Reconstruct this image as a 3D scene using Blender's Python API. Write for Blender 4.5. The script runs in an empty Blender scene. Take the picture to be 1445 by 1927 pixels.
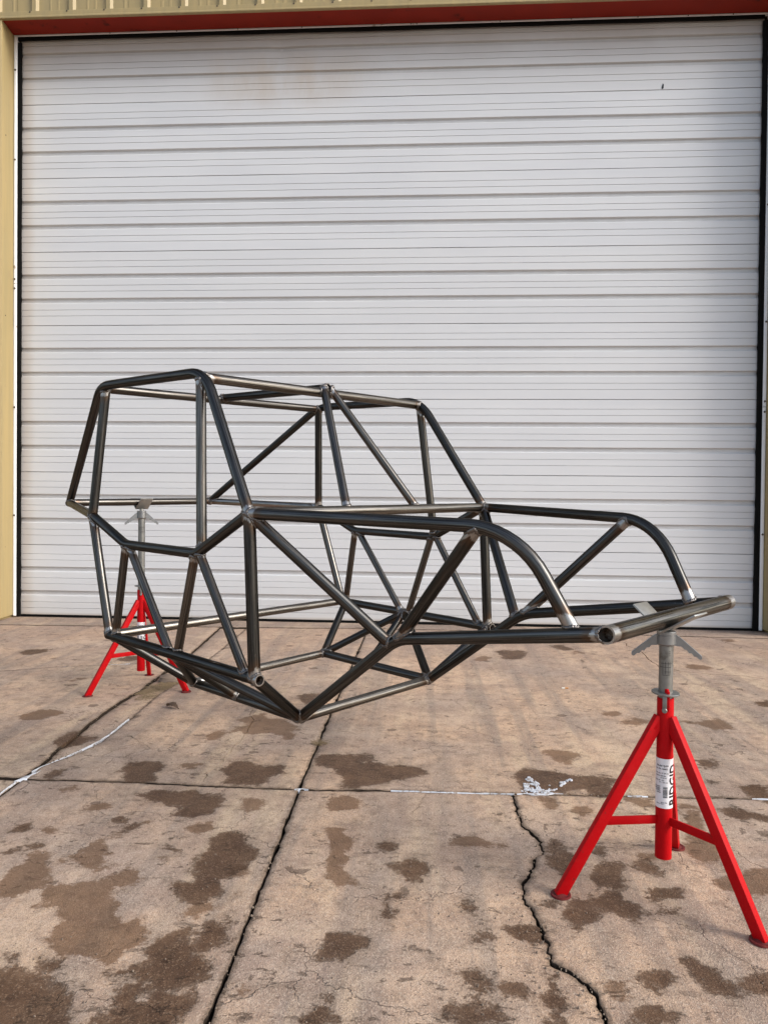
import bpy, bmesh, math, random
import numpy as np
from mathutils import Vector, Matrix, noise
from mathutils.geometry import delaunay_2d_cdt

random.seed(7)
rng = np.random.default_rng(7)
C = bpy.context.scene.collection
scene = bpy.context.scene

# ------------------------------------------------------------------ camera
CAM_H = 1.17
cam_data = bpy.data.cameras.new('camera')
cam = bpy.data.objects.new('camera', cam_data)
C.objects.link(cam)
RR = [[0.99801954, -0.00964994, 0.06216003],
      [0.01052925, 0.99984887, -0.01383393],
      [-0.06201714, 0.01446103, 0.99797032]]
right = Vector((RR[0][0], RR[0][2], -RR[0][1]))
up = -Vector((RR[1][0], RR[1][2], -RR[1][1]))
back = -Vector((RR[2][0], RR[2][2], -RR[2][1]))
mw = Matrix((right, up, back)).transposed().to_4x4()
mw.translation = (0, 0, CAM_H)
cam.matrix_world = mw
cam_data.sensor_fit = 'HORIZONTAL'
cam_data.sensor_width = 36.0
cam_data.lens = 36.0 * 1391.08 / 1445.0
cam_data.clip_start = 0.05
cam_data.clip_end = 2000
scene.camera = cam

# ------------------------------------------------------------------ daylight
SUN_EL = math.radians(32)
SUN_AZ = math.radians(110)          # clockwise from +Y: from the right, a little in front of the wall
world = bpy.data.worlds.new('World')
scene.world = world
world.use_nodes = True
wn = world.node_tree
wn.nodes.clear()
sky = wn.nodes.new('ShaderNodeTexSky')
sky.sky_type = 'NISHITA'
sky.sun_disc = False
sky.sun_elevation = SUN_EL
sky.sun_rotation = SUN_AZ
sky.air_density = 1.0
sky.dust_density = 2.0
sky.ozone_density = 1.0
hsv = wn.nodes.new('ShaderNodeHueSaturation')
hsv.inputs['Saturation'].default_value = 0.70     # thin white overcast
bg = wn.nodes.new('ShaderNodeBackground')
bg.inputs['Strength'].default_value = 0.13
wo = wn.nodes.new('ShaderNodeOutputWorld')
wn.links.new(sky.outputs[0], hsv.inputs['Color'])
wn.links.new(hsv.outputs[0], bg.inputs['Color'])
wn.links.new(bg.outputs[0], wo.inputs['Surface'])

sun_data = bpy.data.lights.new('sun', 'SUN')
sun_data.energy = 1.4
sun_data.angle = math.radians(22)
sun_data.color = (1.0, 0.96, 0.91)
sun = bpy.data.objects.new('sun', sun_data)
C.objects.link(sun)
sdir = Vector((math.sin(SUN_AZ) * math.cos(SUN_EL), math.cos(SUN_AZ) * math.cos(SUN_EL), math.sin(SUN_EL)))
sun.rotation_euler = sdir.to_track_quat('Z', 'Y').to_euler()
sun.location = sdir * 30

scene.view_settings.view_transform = 'Standard'
scene.view_settings.look = 'None'
scene.view_settings.gamma = 1.0
scene.view_settings.exposure = 0.96
scene.view_settings.use_curve_mapping = False
scene.render.engine = 'CYCLES'
scene.cycles.max_bounces = 6

# ------------------------------------------------------------------ helpers
def empty(name, loc, label, cat, group=None):
    o = bpy.data.objects.new(name, None)
    C.objects.link(o)
    o.location = loc
    o.empty_display_size = 0.1
    o['label'] = label
    o['category'] = cat
    if group:
        o['group'] = group
    return o

def wloc(o):
    p = Vector((0, 0, 0))
    while o is not None:
        p += o.location
        o = o.parent
    return p

def obj(name, verts, faces, mat, parent=None, smooth=True, label=None, cat=None, kind=None, group=None, attrs=None, sharp=None):
    """one mesh object; verts in world coordinates, stored relative to the parent"""
    off = wloc(parent) if parent else Vector((0, 0, 0))
    me = bpy.data.meshes.new(name)
    v = np.asarray(verts, dtype=float) - np.array(off)
    me.from_pydata(v.tolist(), [], [list(f) for f in faces])
    if isinstance(mat, (list, tuple)):
        for m in mat:
            me.materials.append(m)
    elif mat:
        me.materials.append(mat)
    if smooth:
        me.polygons.foreach_set('use_smooth', [True] * len(me.polygons))
        if sharp:
            me.set_sharp_from_angle(angle=math.radians(sharp))
    if attrs:
        for an, (typ, vals) in attrs.items():
            a = me.attributes.new(an, typ, 'POINT')
            if typ == 'FLOAT':
                a.data.foreach_set('value', np.asarray(vals, dtype=np.float32).ravel())
            else:
                a.data.foreach_set('vector', np.asarray(vals, dtype=np.float32).ravel())
    me.update()
    o = bpy.data.objects.new(name, me)
    C.objects.link(o)
    if parent:
        o.parent = parent
    if label: o['label'] = label
    if cat: o['category'] = cat
    if kind: o['kind'] = kind
    if group: o['group'] = group
    return o

class MB:
    def __init__(s): s.v = []; s.f = []
    def add(s, v, f):
        b = len(s.v); s.v += [tuple(x) for x in v]; s.f += [[i + b for i in q] for q in f]
    def box(s, x0, x1, y0, y1, z0, z1):
        s.add([(x0,y0,z0),(x1,y0,z0),(x1,y1,z0),(x0,y1,z0),(x0,y0,z1),(x1,y0,z1),(x1,y1,z1),(x0,y1,z1)],
              [(0,3,2,1),(4,5,6,7),(0,1,5,4),(1,2,6,5),(2,3,7,6),(3,0,4,7)])
    def obox(s, c, ax, ay, az, hx, hy, hz, bevel=0.0):
        c = Vector(c); ax = Vector(ax).normalized(); ay = Vector(ay).normalized(); az = Vector(az).normalized()
        bm = bmesh.new()
        bmesh.ops.create_cube(bm, size=2)
        for v in bm.verts:
            v.co = Vector((v.co.x*hx, v.co.y*hy, v.co.z*hz))
        if bevel:
            bmesh.ops.bevel(bm, geom=bm.edges[:], offset=bevel, segments=2, affect='EDGES', profile=0.5)
        bm.verts.index_update()
        s.add([c + ax*v.co.x + ay*v.co.y + az*v.co.z for v in bm.verts], [[v.index for v in f.verts] for f in bm.faces])
        bm.free()
    def lathe(s, c, axis, prof, n=24, cap0=True, cap1=True):
        axis = Vector(axis).normalized(); t = axis.orthogonal().normalized(); b = axis.cross(t)
        c = Vector(c); base = len(s.v)
        for (h, r) in prof:
            for k in range(n):
                a = 2*math.pi*k/n
                s.v.append(tuple(c + axis*h + (t*math.cos(a) + b*math.sin(a))*r))
        for j in range(len(prof)-1):
            for k in range(n):
                k2 = (k+1) % n
                s.f.append([base+j*n+k, base+j*n+k2, base+(j+1)*n+k2, base+(j+1)*n+k])
        if cap0: s.f.append([base+k for k in range(n)][::-1])
        if cap1: s.f.append([base+(len(prof)-1)*n+k for k in range(n)])
    def build(s, name, mat, parent=None, **kw):
        return obj(name, s.v, s.f, mat, parent, **kw)

# ---- material helper
class NT:
    def __init__(s, name):
        s.m = bpy.data.materials.new(name); s.m.use_nodes = True
        s.t = s.m.node_tree; s.t.nodes.clear()
        s.out = s.n('ShaderNodeOutputMaterial'); s.b = s.n('ShaderNodeBsdfPrincipled')
        s.l(s.b.outputs[0], s.out.inputs['Surface'])
    def n(s, typ, **kw):
        x = s.t.nodes.new(typ)
        for k, v in kw.items(): setattr(x, k, v)
        return x
    def l(s, a, b): s.t.links.new(a, b)
    def set(s, inp, val):
        i = s.b.inputs[inp]
        if hasattr(val, 'is_output'): s.l(val, i)
        else: i.default_value = val
    def _in(s, node, i, val):
        if val is None: return
        if hasattr(val, 'is_output'): s.l(val, node.inputs[i])
        else: node.inputs[i].default_value = val
    def math(s, op, a, b=None, c=None, clamp=False):
        x = s.n('ShaderNodeMath', operation=op); x.use_clamp = clamp
        s._in(x, 0, a); s._in(x, 1, b); s._in(x, 2, c)
        return x.outputs[0]
    def mix(s, fac, a, b, blend='MIX'):
        x = s.n('ShaderNodeMix', data_type='RGBA', blend_type=blend)
        s._in(x, 0, fac)
        for i, v in ((6, a), (7, b)):
            if hasattr(v, 'is_output'): s.l(v, x.inputs[i])
            else: x.inputs[i].default_value = (*v, 1.0) if len(v) == 3 else v
        return x.outputs[2]
    def ramp(s, fac, lo, hi, a=0.0, b=1.0):
        x = s.n('ShaderNodeMapRange', interpolation_type='SMOOTHSTEP')
        s._in(x, 0, fac); x.inputs[1].default_value = lo; x.inputs[2].default_value = hi
        x.inputs[3].default_value = a; x.inputs[4].default_value = b
        return x.outputs[0]
    def coord(s, which='Object'):
        return s.n('ShaderNodeTexCoord').outputs[which]
    def attr(s, name, vec=False):
        x = s.n('ShaderNodeAttribute', attribute_name=name)
        return x.outputs['Vector'] if vec else x.outputs['Fac']
    def scale(s, vec, sc, loc=(0, 0, 0)):
        x = s.n('ShaderNodeMapping'); s.l(vec, x.inputs[0]); x.inputs['Scale'].default_value = sc
        x.inputs['Location'].default_value = loc
        return x.outputs[0]
    def noise(s, vec, scale, detail=4, rough=0.55, dist=0.0, col=False):
        x = s.n('ShaderNodeTexNoise'); s.l(vec, x.inputs['Vector'])
        x.inputs['Scale'].default_value = scale; x.inputs['Detail'].default_value = detail
        x.inputs['Roughness'].default_value = rough; x.inputs['Distortion'].default_value = dist
        return x.outputs[1 if col else 0]
    def voro(s, vec, scale, feature='F1', out='Distance', rand=1.0):
        x = s.n('ShaderNodeTexVoronoi', feature=feature); s.l(vec, x.inputs['Vector'])
        x.inputs['Scale'].default_value = scale; x.inputs['Randomness'].default_value = rand
        return x.outputs[out]
    def bump(s, h, strength=0.3, dist=0.01, normal=None):
        x = s.n('ShaderNodeBump'); x.inputs['Strength'].default_value = strength; x.inputs['Distance'].default_value = dist
        s.l(h, x.inputs['Height'])
        if normal is not None: s.l(normal, x.inputs['Normal'])
        return x.outputs[0]

def plain(name, col, rough=0.5, metal=0.0, var=0.12, nscale=40, bump=0.0, dirt=None, spec=0.5):
    k = NT(name); co = k.coord()
    n = k.noise(co, nscale, 5)
    dark = tuple(c*(1-var) for c in col); lite = tuple(min(1, c*(1+var)) for c in col)
    c = k.mix(n, dark, lite)
    if dirt:
        dn = k.ramp(k.noise(co, dirt[1], 6, 0.65), dirt[2], dirt[3])
        c = k.mix(dn, c, dirt[0])
    k.set('Base Color', c); k.set('Metallic', metal)
    k.set('Roughness', k.math('MULTIPLY_ADD', n, 0.2, rough-0.1))
    k.b.inputs['Specular IOR Level'].default_value = spec
    if bump: k.set('Normal', k.bump(n, bump, 0.002))
    return k.m
# ------------------------------------------------------------------ materials
def mat_concrete(name, warm=(0.575, 0.392, 0.262), grey=(0.395, 0.298, 0.236), marks=True):
    k = NT(name)
    co = k.n('ShaderNodeNewGeometry').outputs['Position']
    flat = k.scale(co, (1, 1, 0.0))
    big = k.ramp(k.noise(flat, 1.1, 6, 0.6, 0.4), 0.38, 0.64)
    c = k.mix(big, warm, grey)
    # long wash / tyre streaks running to the door
    st = k.noise(k.scale(flat, (7.0, 0.35, 1.0)), 1.0, 4, 0.6)
    c = k.mix(k.math('MULTIPLY', k.ramp(st, 0.46, 0.62), 0.70), c, (0.255, 0.205, 0.17))
    c = k.mix(k.math('MULTIPLY', k.ramp(k.noise(k.scale(flat, (5.0, 0.5, 1.0), (3, 8, 0)), 1.0, 4), 0.52, 0.68), 0.65), c, (0.60, 0.45, 0.30))
    # mottling
    c = k.mix(k.math('MULTIPLY', k.ramp(k.noise(flat, 13, 9, 0.72), 0.46, 0.66), 0.70), c, (0.200, 0.143, 0.103))
    c = k.mix(k.math('MULTIPLY', k.ramp(k.noise(k.scale(flat, (1, 1, 0), (5, 3, 0)), 34, 6, 0.75), 0.46, 0.72), 0.36), c, (0.53, 0.43, 0.335))
    c = k.mix(k.math('MULTIPLY', k.ramp(k.noise(k.scale(flat, (1, 1, 0), (11, 4, 0)), 5.0, 7, 0.7), 0.45, 0.62), 0.45), c, (0.30, 0.205, 0.155))
    c = k.mix(k.math('MULTIPLY', k.ramp(k.noise(k.scale(flat, (1, 1, 0), (1, 14, 0)), 85, 4, 0.8), 0.50, 0.70), 0.45), c, (0.17, 0.12, 0.092))
    sy = k.n('ShaderNodeSeparateXYZ'); k.l(co, sy.inputs[0])
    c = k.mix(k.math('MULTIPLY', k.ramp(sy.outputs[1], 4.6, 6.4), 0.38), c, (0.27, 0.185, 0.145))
    c = k.mix(k.math('MULTIPLY', k.ramp(k.noise(k.scale(flat, (1, 1, 0), (21, 4, 0)), 2.3, 7, 0.66), 0.50, 0.66), 0.32), c, (0.70, 0.52, 0.37))
    # aggregate
    cell = k.voro(flat, 250, 'F1', 'Color')
    sep = k.n('ShaderNodeSeparateColor'); k.l(cell, sep.inputs[0])
    c = k.mix(k.math('MULTIPLY', k.ramp(sep.outputs[0], 0.80, 0.86), 0.35), c, (0.60, 0.48, 0.38))
    c = k.mix(k.math('MULTIPLY', k.ramp(sep.outputs[1], 0.80, 0.88), 0.40), c, (0.17, 0.125, 0.095))
    # flaked pits, stretched across
    pit = k.noise(k.scale(flat, (14, 26, 1)), 1.0, 9, 0.72, 0.3)
    patch = k.ramp(k.noise(k.scale(flat, (1, 1, 0), (9, 1, 0)), 1.7, 4), 0.42, 0.62)
    pitm = k.math('MULTIPLY', k.ramp(pit, 0.575, 0.635), k.math('MULTIPLY_ADD', patch, 0.8, 0.2))
    c = k.mix(k.math('MULTIPLY', pitm, 0.80), c, (0.13, 0.092, 0.068))
    # hairline crazing
    warp = k.n('ShaderNodeVectorMath', operation='MULTIPLY_ADD')
    k.l(k.noise(flat, 3.5, 5, 0.65, 0, True), warp.inputs[0]); warp.inputs[1].default_value = (0.30, 0.30, 0); k.l(flat, warp.inputs[2])
    ed = k.voro(warp.outputs[0], 2.1, 'DISTANCE_TO_EDGE')
    hair = k.math('MULTIPLY', k.ramp(ed, 0.0, 0.005, 1, 0), k.ramp(k.noise(flat, 2.2, 2), 0.47, 0.56))
    c = k.mix(k.math('MULTIPLY', hair, 0.40), c, (0.10, 0.072, 0.055))
    h = k.math('ADD', k.math('MULTIPLY', k.noise(flat, 60, 8, 0.72), 0.55), k.math('MULTIPLY', pitm, -0.55))
    h = k.math('ADD', h, k.math('MULTIPLY', hair, -0.6))
    h = k.math('ADD', h, k.math('MULTIPLY', k.voro(flat, 250), 0.25))
    rough = 0.9
    if marks:
        wob = k.math('MULTIPLY', k.math('SUBTRACT', k.noise(flat, 11, 8, 0.68), 0.5), 0.15)
        wob2 = k.math('MULTIPLY', k.math('SUBTRACT', k.noise(flat, 75, 5, 0.7), 0.5), 0.05)
        w = k.math('ADD', k.attr('wet'), k.math('ADD', wob, wob2))
        w = k.math('ADD', k.math('ADD', w, 0.008), k.math('MULTIPLY', k.math('SUBTRACT', k.noise(k.scale(flat, (1, 1, 0), (4, 4, 0)), 6.5, 7, 0.7), 0.5), 0.08))
        wet = k.math('MULTIPLY', k.ramp(w, -0.008, 0.010), k.ramp(w, -0.01, 0.03, 0.80, 1.0))
        halo = k.ramp(w, -0.05, 0.01)
        dn = k.math('ADD', k.attr('damp'), k.math('ADD', wob, wob2))
        damp = k.math('MULTIPLY', k.ramp(dn, -0.010, 0.012), 0.90)
        speck = k.ramp(k.noise(k.scale(flat, (1, 1, 0), (2, 7, 0)), 8.5, 9, 0.66, 0.5), 0.635, 0.67)
        dv = k.n('ShaderNodeVectorMath', operation='MULTIPLY_ADD')
        k.l(k.noise(flat, 24, 5, 0.7, 0, True), dv.inputs[0]); dv.inputs[1].default_value = (0.06, 0.06, 0); k.l(flat, dv.inputs[2])
        dot = k.voro(dv.outputs[0], 6.5); dsep = k.n('ShaderNodeSeparateColor'); k.l(k.voro(dv.outputs[0], 6.5, 'F1', 'Color'), dsep.inputs[0])
        dots = k.ramp(k.math('SUBTRACT', dot, k.math('MULTIPLY', k.math('POWER', dsep.outputs[0], 5.0), 0.21)), -0.015, 0.015, 1, 0)
        speck = k.math('MAXIMUM', speck, dots)
        edge = k.math('ADD', k.attr('edge'), k.math('MULTIPLY', k.math('SUBTRACT', k.noise(flat, 30, 6, 0.7), 0.5), 0.05))
        dirt = k.math('MULTIPLY', k.ramp(edge, -0.004, 0.020, 1, 0), 0.85)
        c = k.mix(dirt, c, (0.135, 0.094, 0.064))
        c = k.mix(k.ramp(k.attr('edge'), 0.0005, 0.0020, 1, 0), c, (0.030, 0.021, 0.015))
        c = k.mix(k.math('MULTIPLY', speck, 0.7), c, (0.145, 0.10, 0.073))
        c = k.mix(k.math('MULTIPLY', halo, 0.28), c, (0.20, 0.145, 0.105))
        wc = k.mix(k.ramp(k.math('ADD', k.math('MULTIPLY', k.noise(flat, 40, 6, 0.75), 0.5), k.math('MULTIPLY', k.noise(k.scale(flat, (1, 1, 0), (6, 6, 0)), 7, 5), 0.5)), 0.40, 0.62), (0.062, 0.034, 0.021), (0.155, 0.092, 0.055))
        wc = k.mix(k.math('MULTIPLY', k.ramp(sep.outputs[0], 0.84, 0.9), 0.45), wc, (0.34, 0.23, 0.15))
        c = k.mix(damp, c, k.mix(0.55, k.mix(0.5, wc, (0.235, 0.138, 0.080)), k.mix(1.0, c, (0.46, 0.375, 0.305), 'MULTIPLY')))
        c = k.mix(k.math('MULTIPLY', wet, 0.96), c, k.mix(0.45, wc, k.mix(1.0, c, (0.29, 0.215, 0.165), 'MULTIPLY')))
        h = k.math('ADD', h, k.math('MULTIPLY', k.math('MAXIMUM', wet, speck), -0.5))
        rough = k.math('MULTIPLY_ADD', k.math('MAXIMUM', wet, damp), -0.32, 0.92)
    k.set('Base Color', c); k.set('Roughness', rough)
    k.b.inputs['Specular IOR Level'].default_value = 0.14
    k.set('Normal', k.bump(h, 0.9, 0.006))
    return k.m

def mat_steel(name='mill_scale_steel', base=(0.052, 0.051, 0.049), bare=True, rough=0.28):
    k = NT(name)
    uv = k.attr('tube', True)                       # x, y round the tube, z metres along it
    oi = k.n('ShaderNodeObjectInfo').outputs['Random']
    off = k.n('ShaderNodeCombineXYZ'); k.l(k.math('MULTIPLY', oi, 37.0), off.inputs[2])
    vv = k.n('ShaderNodeVectorMath', operation='ADD'); k.l(uv, vv.inputs[0]); k.l(off.outputs[0], vv.inputs[1])
    v = vv.outputs[0]
    streak = k.noise(k.scale(v, (2.6, 2.6, 1.6)), 2.0, 7, 0.62)
    blot = k.noise(k.scale(v, (0.7, 0.7, 5.0)), 1.6, 6, 0.65, 0.6)
    c = k.mix(k.ramp(streak, 0.34, 0.66), tuple(x*0.55 for x in base), tuple(min(1, x*1.8) for x in base))
    c = k.mix(k.math('MULTIPLY', k.ramp(blot, 0.5, 0.75), 0.55), c, (0.080, 0.060, 0.044))
    tone = k.math('MULTIPLY_ADD', oi, 0.55, 0.72)
    mul = k.n('ShaderNodeVectorMath', operation='SCALE'); k.l(c, mul.inputs[0]); k.l(tone, mul.inputs['Scale'])
    c = mul.outputs[0]
    # small bright scuffs
    sc = k.noise(k.scale(v, (3.0, 3.0, 22.0)), 2.2, 7, 0.7)
    c = k.mix(k.math('MULTIPLY', k.ramp(sc, 0.62, 0.72), 0.6), c, (0.34, 0.32, 0.30))
    r = k.math('MULTIPLY_ADD', streak, 0.22, rough - 0.08)
    r = k.math('MULTIPLY_ADD', k.ramp(blot, 0.4, 0.8), 0.12, r)
    h = k.math('MULTIPLY', streak, 0.4)
    if bare:
        d = k.math('ADD', k.attr('enddist'), k.math('MULTIPLY', k.math('SUBTRACT', k.noise(k.scale(v, (1, 1, 14)), 2.5, 6, 0.7), 0.5), 0.045))
        br = k.math('MULTIPLY', k.ramp(d, 0.016, 0.026, 1, 0), 0.8)
        tint = k.math('MULTIPLY', k.ramp(d, 0.028, 0.065, 1, 0), 0.6)
        c = k.mix(tint, c, (0.110, 0.070, 0.046))
        c = k.mix(br, c, k.mix(k.noise(v, 30, 4), (0.16, 0.155, 0.15), (0.66, 0.65, 0.63)))
        r = k.math('MULTIPLY_ADD', br, 0.1, r)
    k.set('Base Color', c); k.set('Metallic', 1.0); k.set('Roughness', r); k.b.inputs['Specular Tint'].default_value = (0.5, 0.5, 0.5, 1)
    k.set('Normal', k.bump(h, 0.12, 0.003))
    return k.m

def mat_door():
    k = NT('white_door_paint')
    co = k.n('ShaderNodeNewGeometry').outputs['Position']
    sx = k.n('ShaderNodeSeparateXYZ'); k.l(co, sx.inputs[0])
    X, Z = sx.outputs[0], sx.outputs[2]
    run = k.noise(k.scale(co, (6, 1, 0.7)), 1.2, 6, 0.6)
    oi = k.n('ShaderNodeObjectInfo').outputs['Random']
    c = k.mix(k.ramp(k.noise(k.scale(co, (0.5, 1, 3)), 1.3, 5), 0.3, 0.7), (0.60, 0.612, 0.63), (0.645, 0.655, 0.665))
    c = k.mix(k.math('MULTIPLY', oi, 0.35), c, (0.60, 0.60, 0.595))
    # dust high under the soffit and rain-washed runs
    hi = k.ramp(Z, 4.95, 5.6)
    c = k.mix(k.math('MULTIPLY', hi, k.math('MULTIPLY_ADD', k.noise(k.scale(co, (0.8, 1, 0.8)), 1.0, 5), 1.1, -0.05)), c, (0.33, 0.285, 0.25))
    # tan stain near the top, left of the middle
    gx = k.math('MULTIPLY', k.ramp(X, -2.5, -1.5), k.ramp(X, -1.35, -0.3, 1, 0))
    gz = k.math('MULTIPLY', k.ramp(Z, 4.80, 5.1), k.ramp(Z, 5.30, 5.5, 1, 0))
    run2 = k.noise(k.scale(co, (2.4, 1, 0.9)), 1.3, 6, 0.62)
    c = k.mix(k.math('MULTIPLY', k.math('MULTIPLY', gx, gz), k.math('MULTIPLY', k.ramp(run2, 0.22, 0.72), 0.62)), c, (0.47, 0.375, 0.275))
    # soiling at the left stile and at the bottom
    lx = k.math('ADD', X, k.math('MULTIPLY', k.noise(co, 5, 4), 0.08))
    c = k.mix(k.math('MULTIPLY', k.ramp(lx, -3.92, -3.80, 1, 0), 0.45), c, (0.42, 0.34, 0.27))
    zz = k.math('ADD', Z, k.math('MULTIPLY', k.noise(k.scale(co, (3, 1, 2)), 2, 5), 0.25))
    c = k.mix(k.math('MULTIPLY', k.ramp(zz, 0.10, 0.60, 1, 0), 0.28), c, (0.45, 0.40, 0.34))
    c = k.mix(k.math('MULTIPLY', k.ramp(Z, 0.02, 0.06, 1, 0), 0.7), c, (0.30, 0.23, 0.16))
    # specks and scuffs
    sp = k.noise(k.scale(co, (1, 1, 1.6)), 16, 6, 0.7)
    c = k.mix(k.math('MULTIPLY', k.ramp(sp, 0.69, 0.75), 0.5), c, (0.35, 0.31, 0.28))
    # shade in the recessed bands and grooves, painted into the colour
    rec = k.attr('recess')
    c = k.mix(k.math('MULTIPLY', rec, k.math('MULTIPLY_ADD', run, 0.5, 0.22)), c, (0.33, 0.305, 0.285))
    k.set('Base Color', c); k.set('Roughness', k.math('MULTIPLY_ADD', run, 0.2, 0.40))
    k.b.inputs['Specular IOR Level'].default_value = 0.4
    k.set('Normal', k.bump(k.noise(k.scale(co, (1.2, 1, 40)), 1.0, 3), 0.06, 0.004))
    return k.m

def mat_tan():
    k = NT('tan_painted_metal')
    co = k.n('ShaderNodeNewGeometry').outputs['Position']
    run = k.noise(k.scale(co, (14, 14, 0.9)), 1.0, 6, 0.62)
    c = k.mix(k.ramp(run, 0.3, 0.7), (0.39, 0.295, 0.135), (0.33, 0.26, 0.125))
    c = k.mix(k.math('MULTIPLY', k.ramp(k.noise(co, 8, 7, 0.7), 0.56, 0.72), 0.4), c, (0.28, 0.21, 0.12))
    c = k.mix(k.math('MULTIPLY', k.ramp(k.noise(k.scale(co, (1, 1, .4)), 30, 5, 0.7), 0.70, 0.76), 0.6), c, (0.10, 0.07, 0.045))
    k.set('Base Color', c); k.set('Roughness', 0.5)
    k.set('Normal', k.bump(k.noise(co, 3, 3), 0.08, 0.01))
    return k.m

def mat_red(name, base, dusty):
    k = NT(name)
    co = k.coord()
    n = k.noise(co, 18, 6, 0.65)
    c = k.mix(n, tuple(x*0.85 for x in base), tuple(min(1, x*1.12) for x in base))
    c = k.mix(k.math('MULTIPLY', k.ramp(k.noise(co, 48, 7, 0.72), 0.61, 0.67), 0.75), c, (0.13, 0.02, 0.015))
    c = k.mix(k.math('MULTIPLY', k.ramp(k.noise(k.scale(co, (1, 1, .35), (3, 1, 2)), 90, 5, 0.75), 0.69, 0.73), 0.8), c, (0.10, 0.075, 0.065))
    c = k.mix(k.math('MULTIPLY', k.ramp(k.noise(co, 9, 5, 0.7), 0.5, 0.75), dusty), c, (0.38, 0.14, 0.09))
    k.set('Base Color', c); k.set('Roughness', k.math('MULTIPLY_ADD', n, 0.15, 0.42))
    k.b.inputs['Specular IOR Level'].default_value = 0.10
    k.set('Normal', k.bump(k.noise(co, 130, 3), 0.05, 0.001))
    return k.m

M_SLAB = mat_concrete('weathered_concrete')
M_SILL = mat_concrete('threshold_concrete', (0.30, 0.245, 0.20), (0.23, 0.195, 0.165))
M_SOIL = plain('dark_soil', (0.060, 0.043, 0.031), 0.95, var=0.5, nscale=60, bump=0.6)
M_STEEL = mat_steel()
M_STEEL_MID = mat_steel('mid_tone_steel', (0.085, 0.080, 0.074), True, 0.25)
M_STEEL_BRIGHT = mat_steel('bright_steel', (0.185, 0.173, 0.156), True, 0.25)
M_WELD = plain('weld_metal', (0.17, 0.155, 0.145), 0.36, 0.9, var=0.6, nscale=160, bump=0.3)
M_DOOR = mat_door()
M_TAN = mat_tan()
M_SOFFIT = plain('red_oxide_paint', (0.26, 0.024, 0.013), 0.6, var=0.25, nscale=6, spec=0.15, dirt=((0.09, 0.015, 0.01), 5, 0.6, 0.72))
M_RUBBER = plain('black_rubber', (0.006, 0.006, 0.006), 0.65, var=0.5, nscale=40, dirt=((0.12, 0.11, 0.10), 26, 0.72, 0.76), spec=0.08)
M_TRIM = plain('white_trim', (0.78, 0.79, 0.80), 0.35, var=0.06, nscale=8, dirt=((0.35, 0.30, 0.25), 9, 0.64, 0.75))
M_SCREW = plain('weathered_screw', (0.10, 0.085, 0.07), 0.5, 0.6, var=0.4)
M_RED = mat_red('red_stand_paint', (0.46, 0.003, 0.006), 0.05)
M_PAD = mat_red('dull_red_foot', (0.13, 0.022, 0.022), 0.3)
M_ZINC = plain('galvanised_steel', (0.235, 0.235, 0.225), 0.42, 0.75, var=0.3, nscale=55, bump=0.05, dirt=((0.15, 0.14, 0.125), 22, 0.55, 0.72))
M_CAST = plain('grey_cast_metal', (0.26, 0.265, 0.27), 0.38, 0.75, var=0.15, nscale=50, bump=0.06, dirt=((0.14, 0.14, 0.15), 14, 0.6, 0.74))
M_PLATE = plain('bare_plate', (0.33, 0.33, 0.315), 0.40, 0.7, var=0.2, nscale=30, dirt=((0.2, 0.19, 0.17), 12, 0.55, 0.7))
M_LABEL = plain('white_label', (0.80, 0.80, 0.82), 0.4, var=0.03, nscale=20)
M_INK = plain('black_ink', (0.010, 0.010, 0.012), 0.45, var=0.2)
M_ICE = plain('dirty_ice', (0.58, 0.60, 0.64), 0.4, var=0.08, nscale=70, bump=0.5, dirt=((0.30, 0.25, 0.21), 45, 0.50, 0.62))
M_STRAW = plain('dry_straw', (0.25, 0.18, 0.10), 0.8, var=0.4, nscale=50)
M_PEBBLE = plain('pebble_stone', (0.20, 0.15, 0.11), 0.85, var=0.45, nscale=12, bump=0.4)
M_LEAF = plain('dry_leaf', (0.115, 0.070, 0.042), 0.75, var=0.45, nscale=60, bump=0.4)
M_FILTER = plain('cigarette_filter', (0.55, 0.25, 0.08), 0.8)
M_PAPER = plain('cigarette_paper', (0.75, 0.72, 0.66), 0.8)

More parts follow.
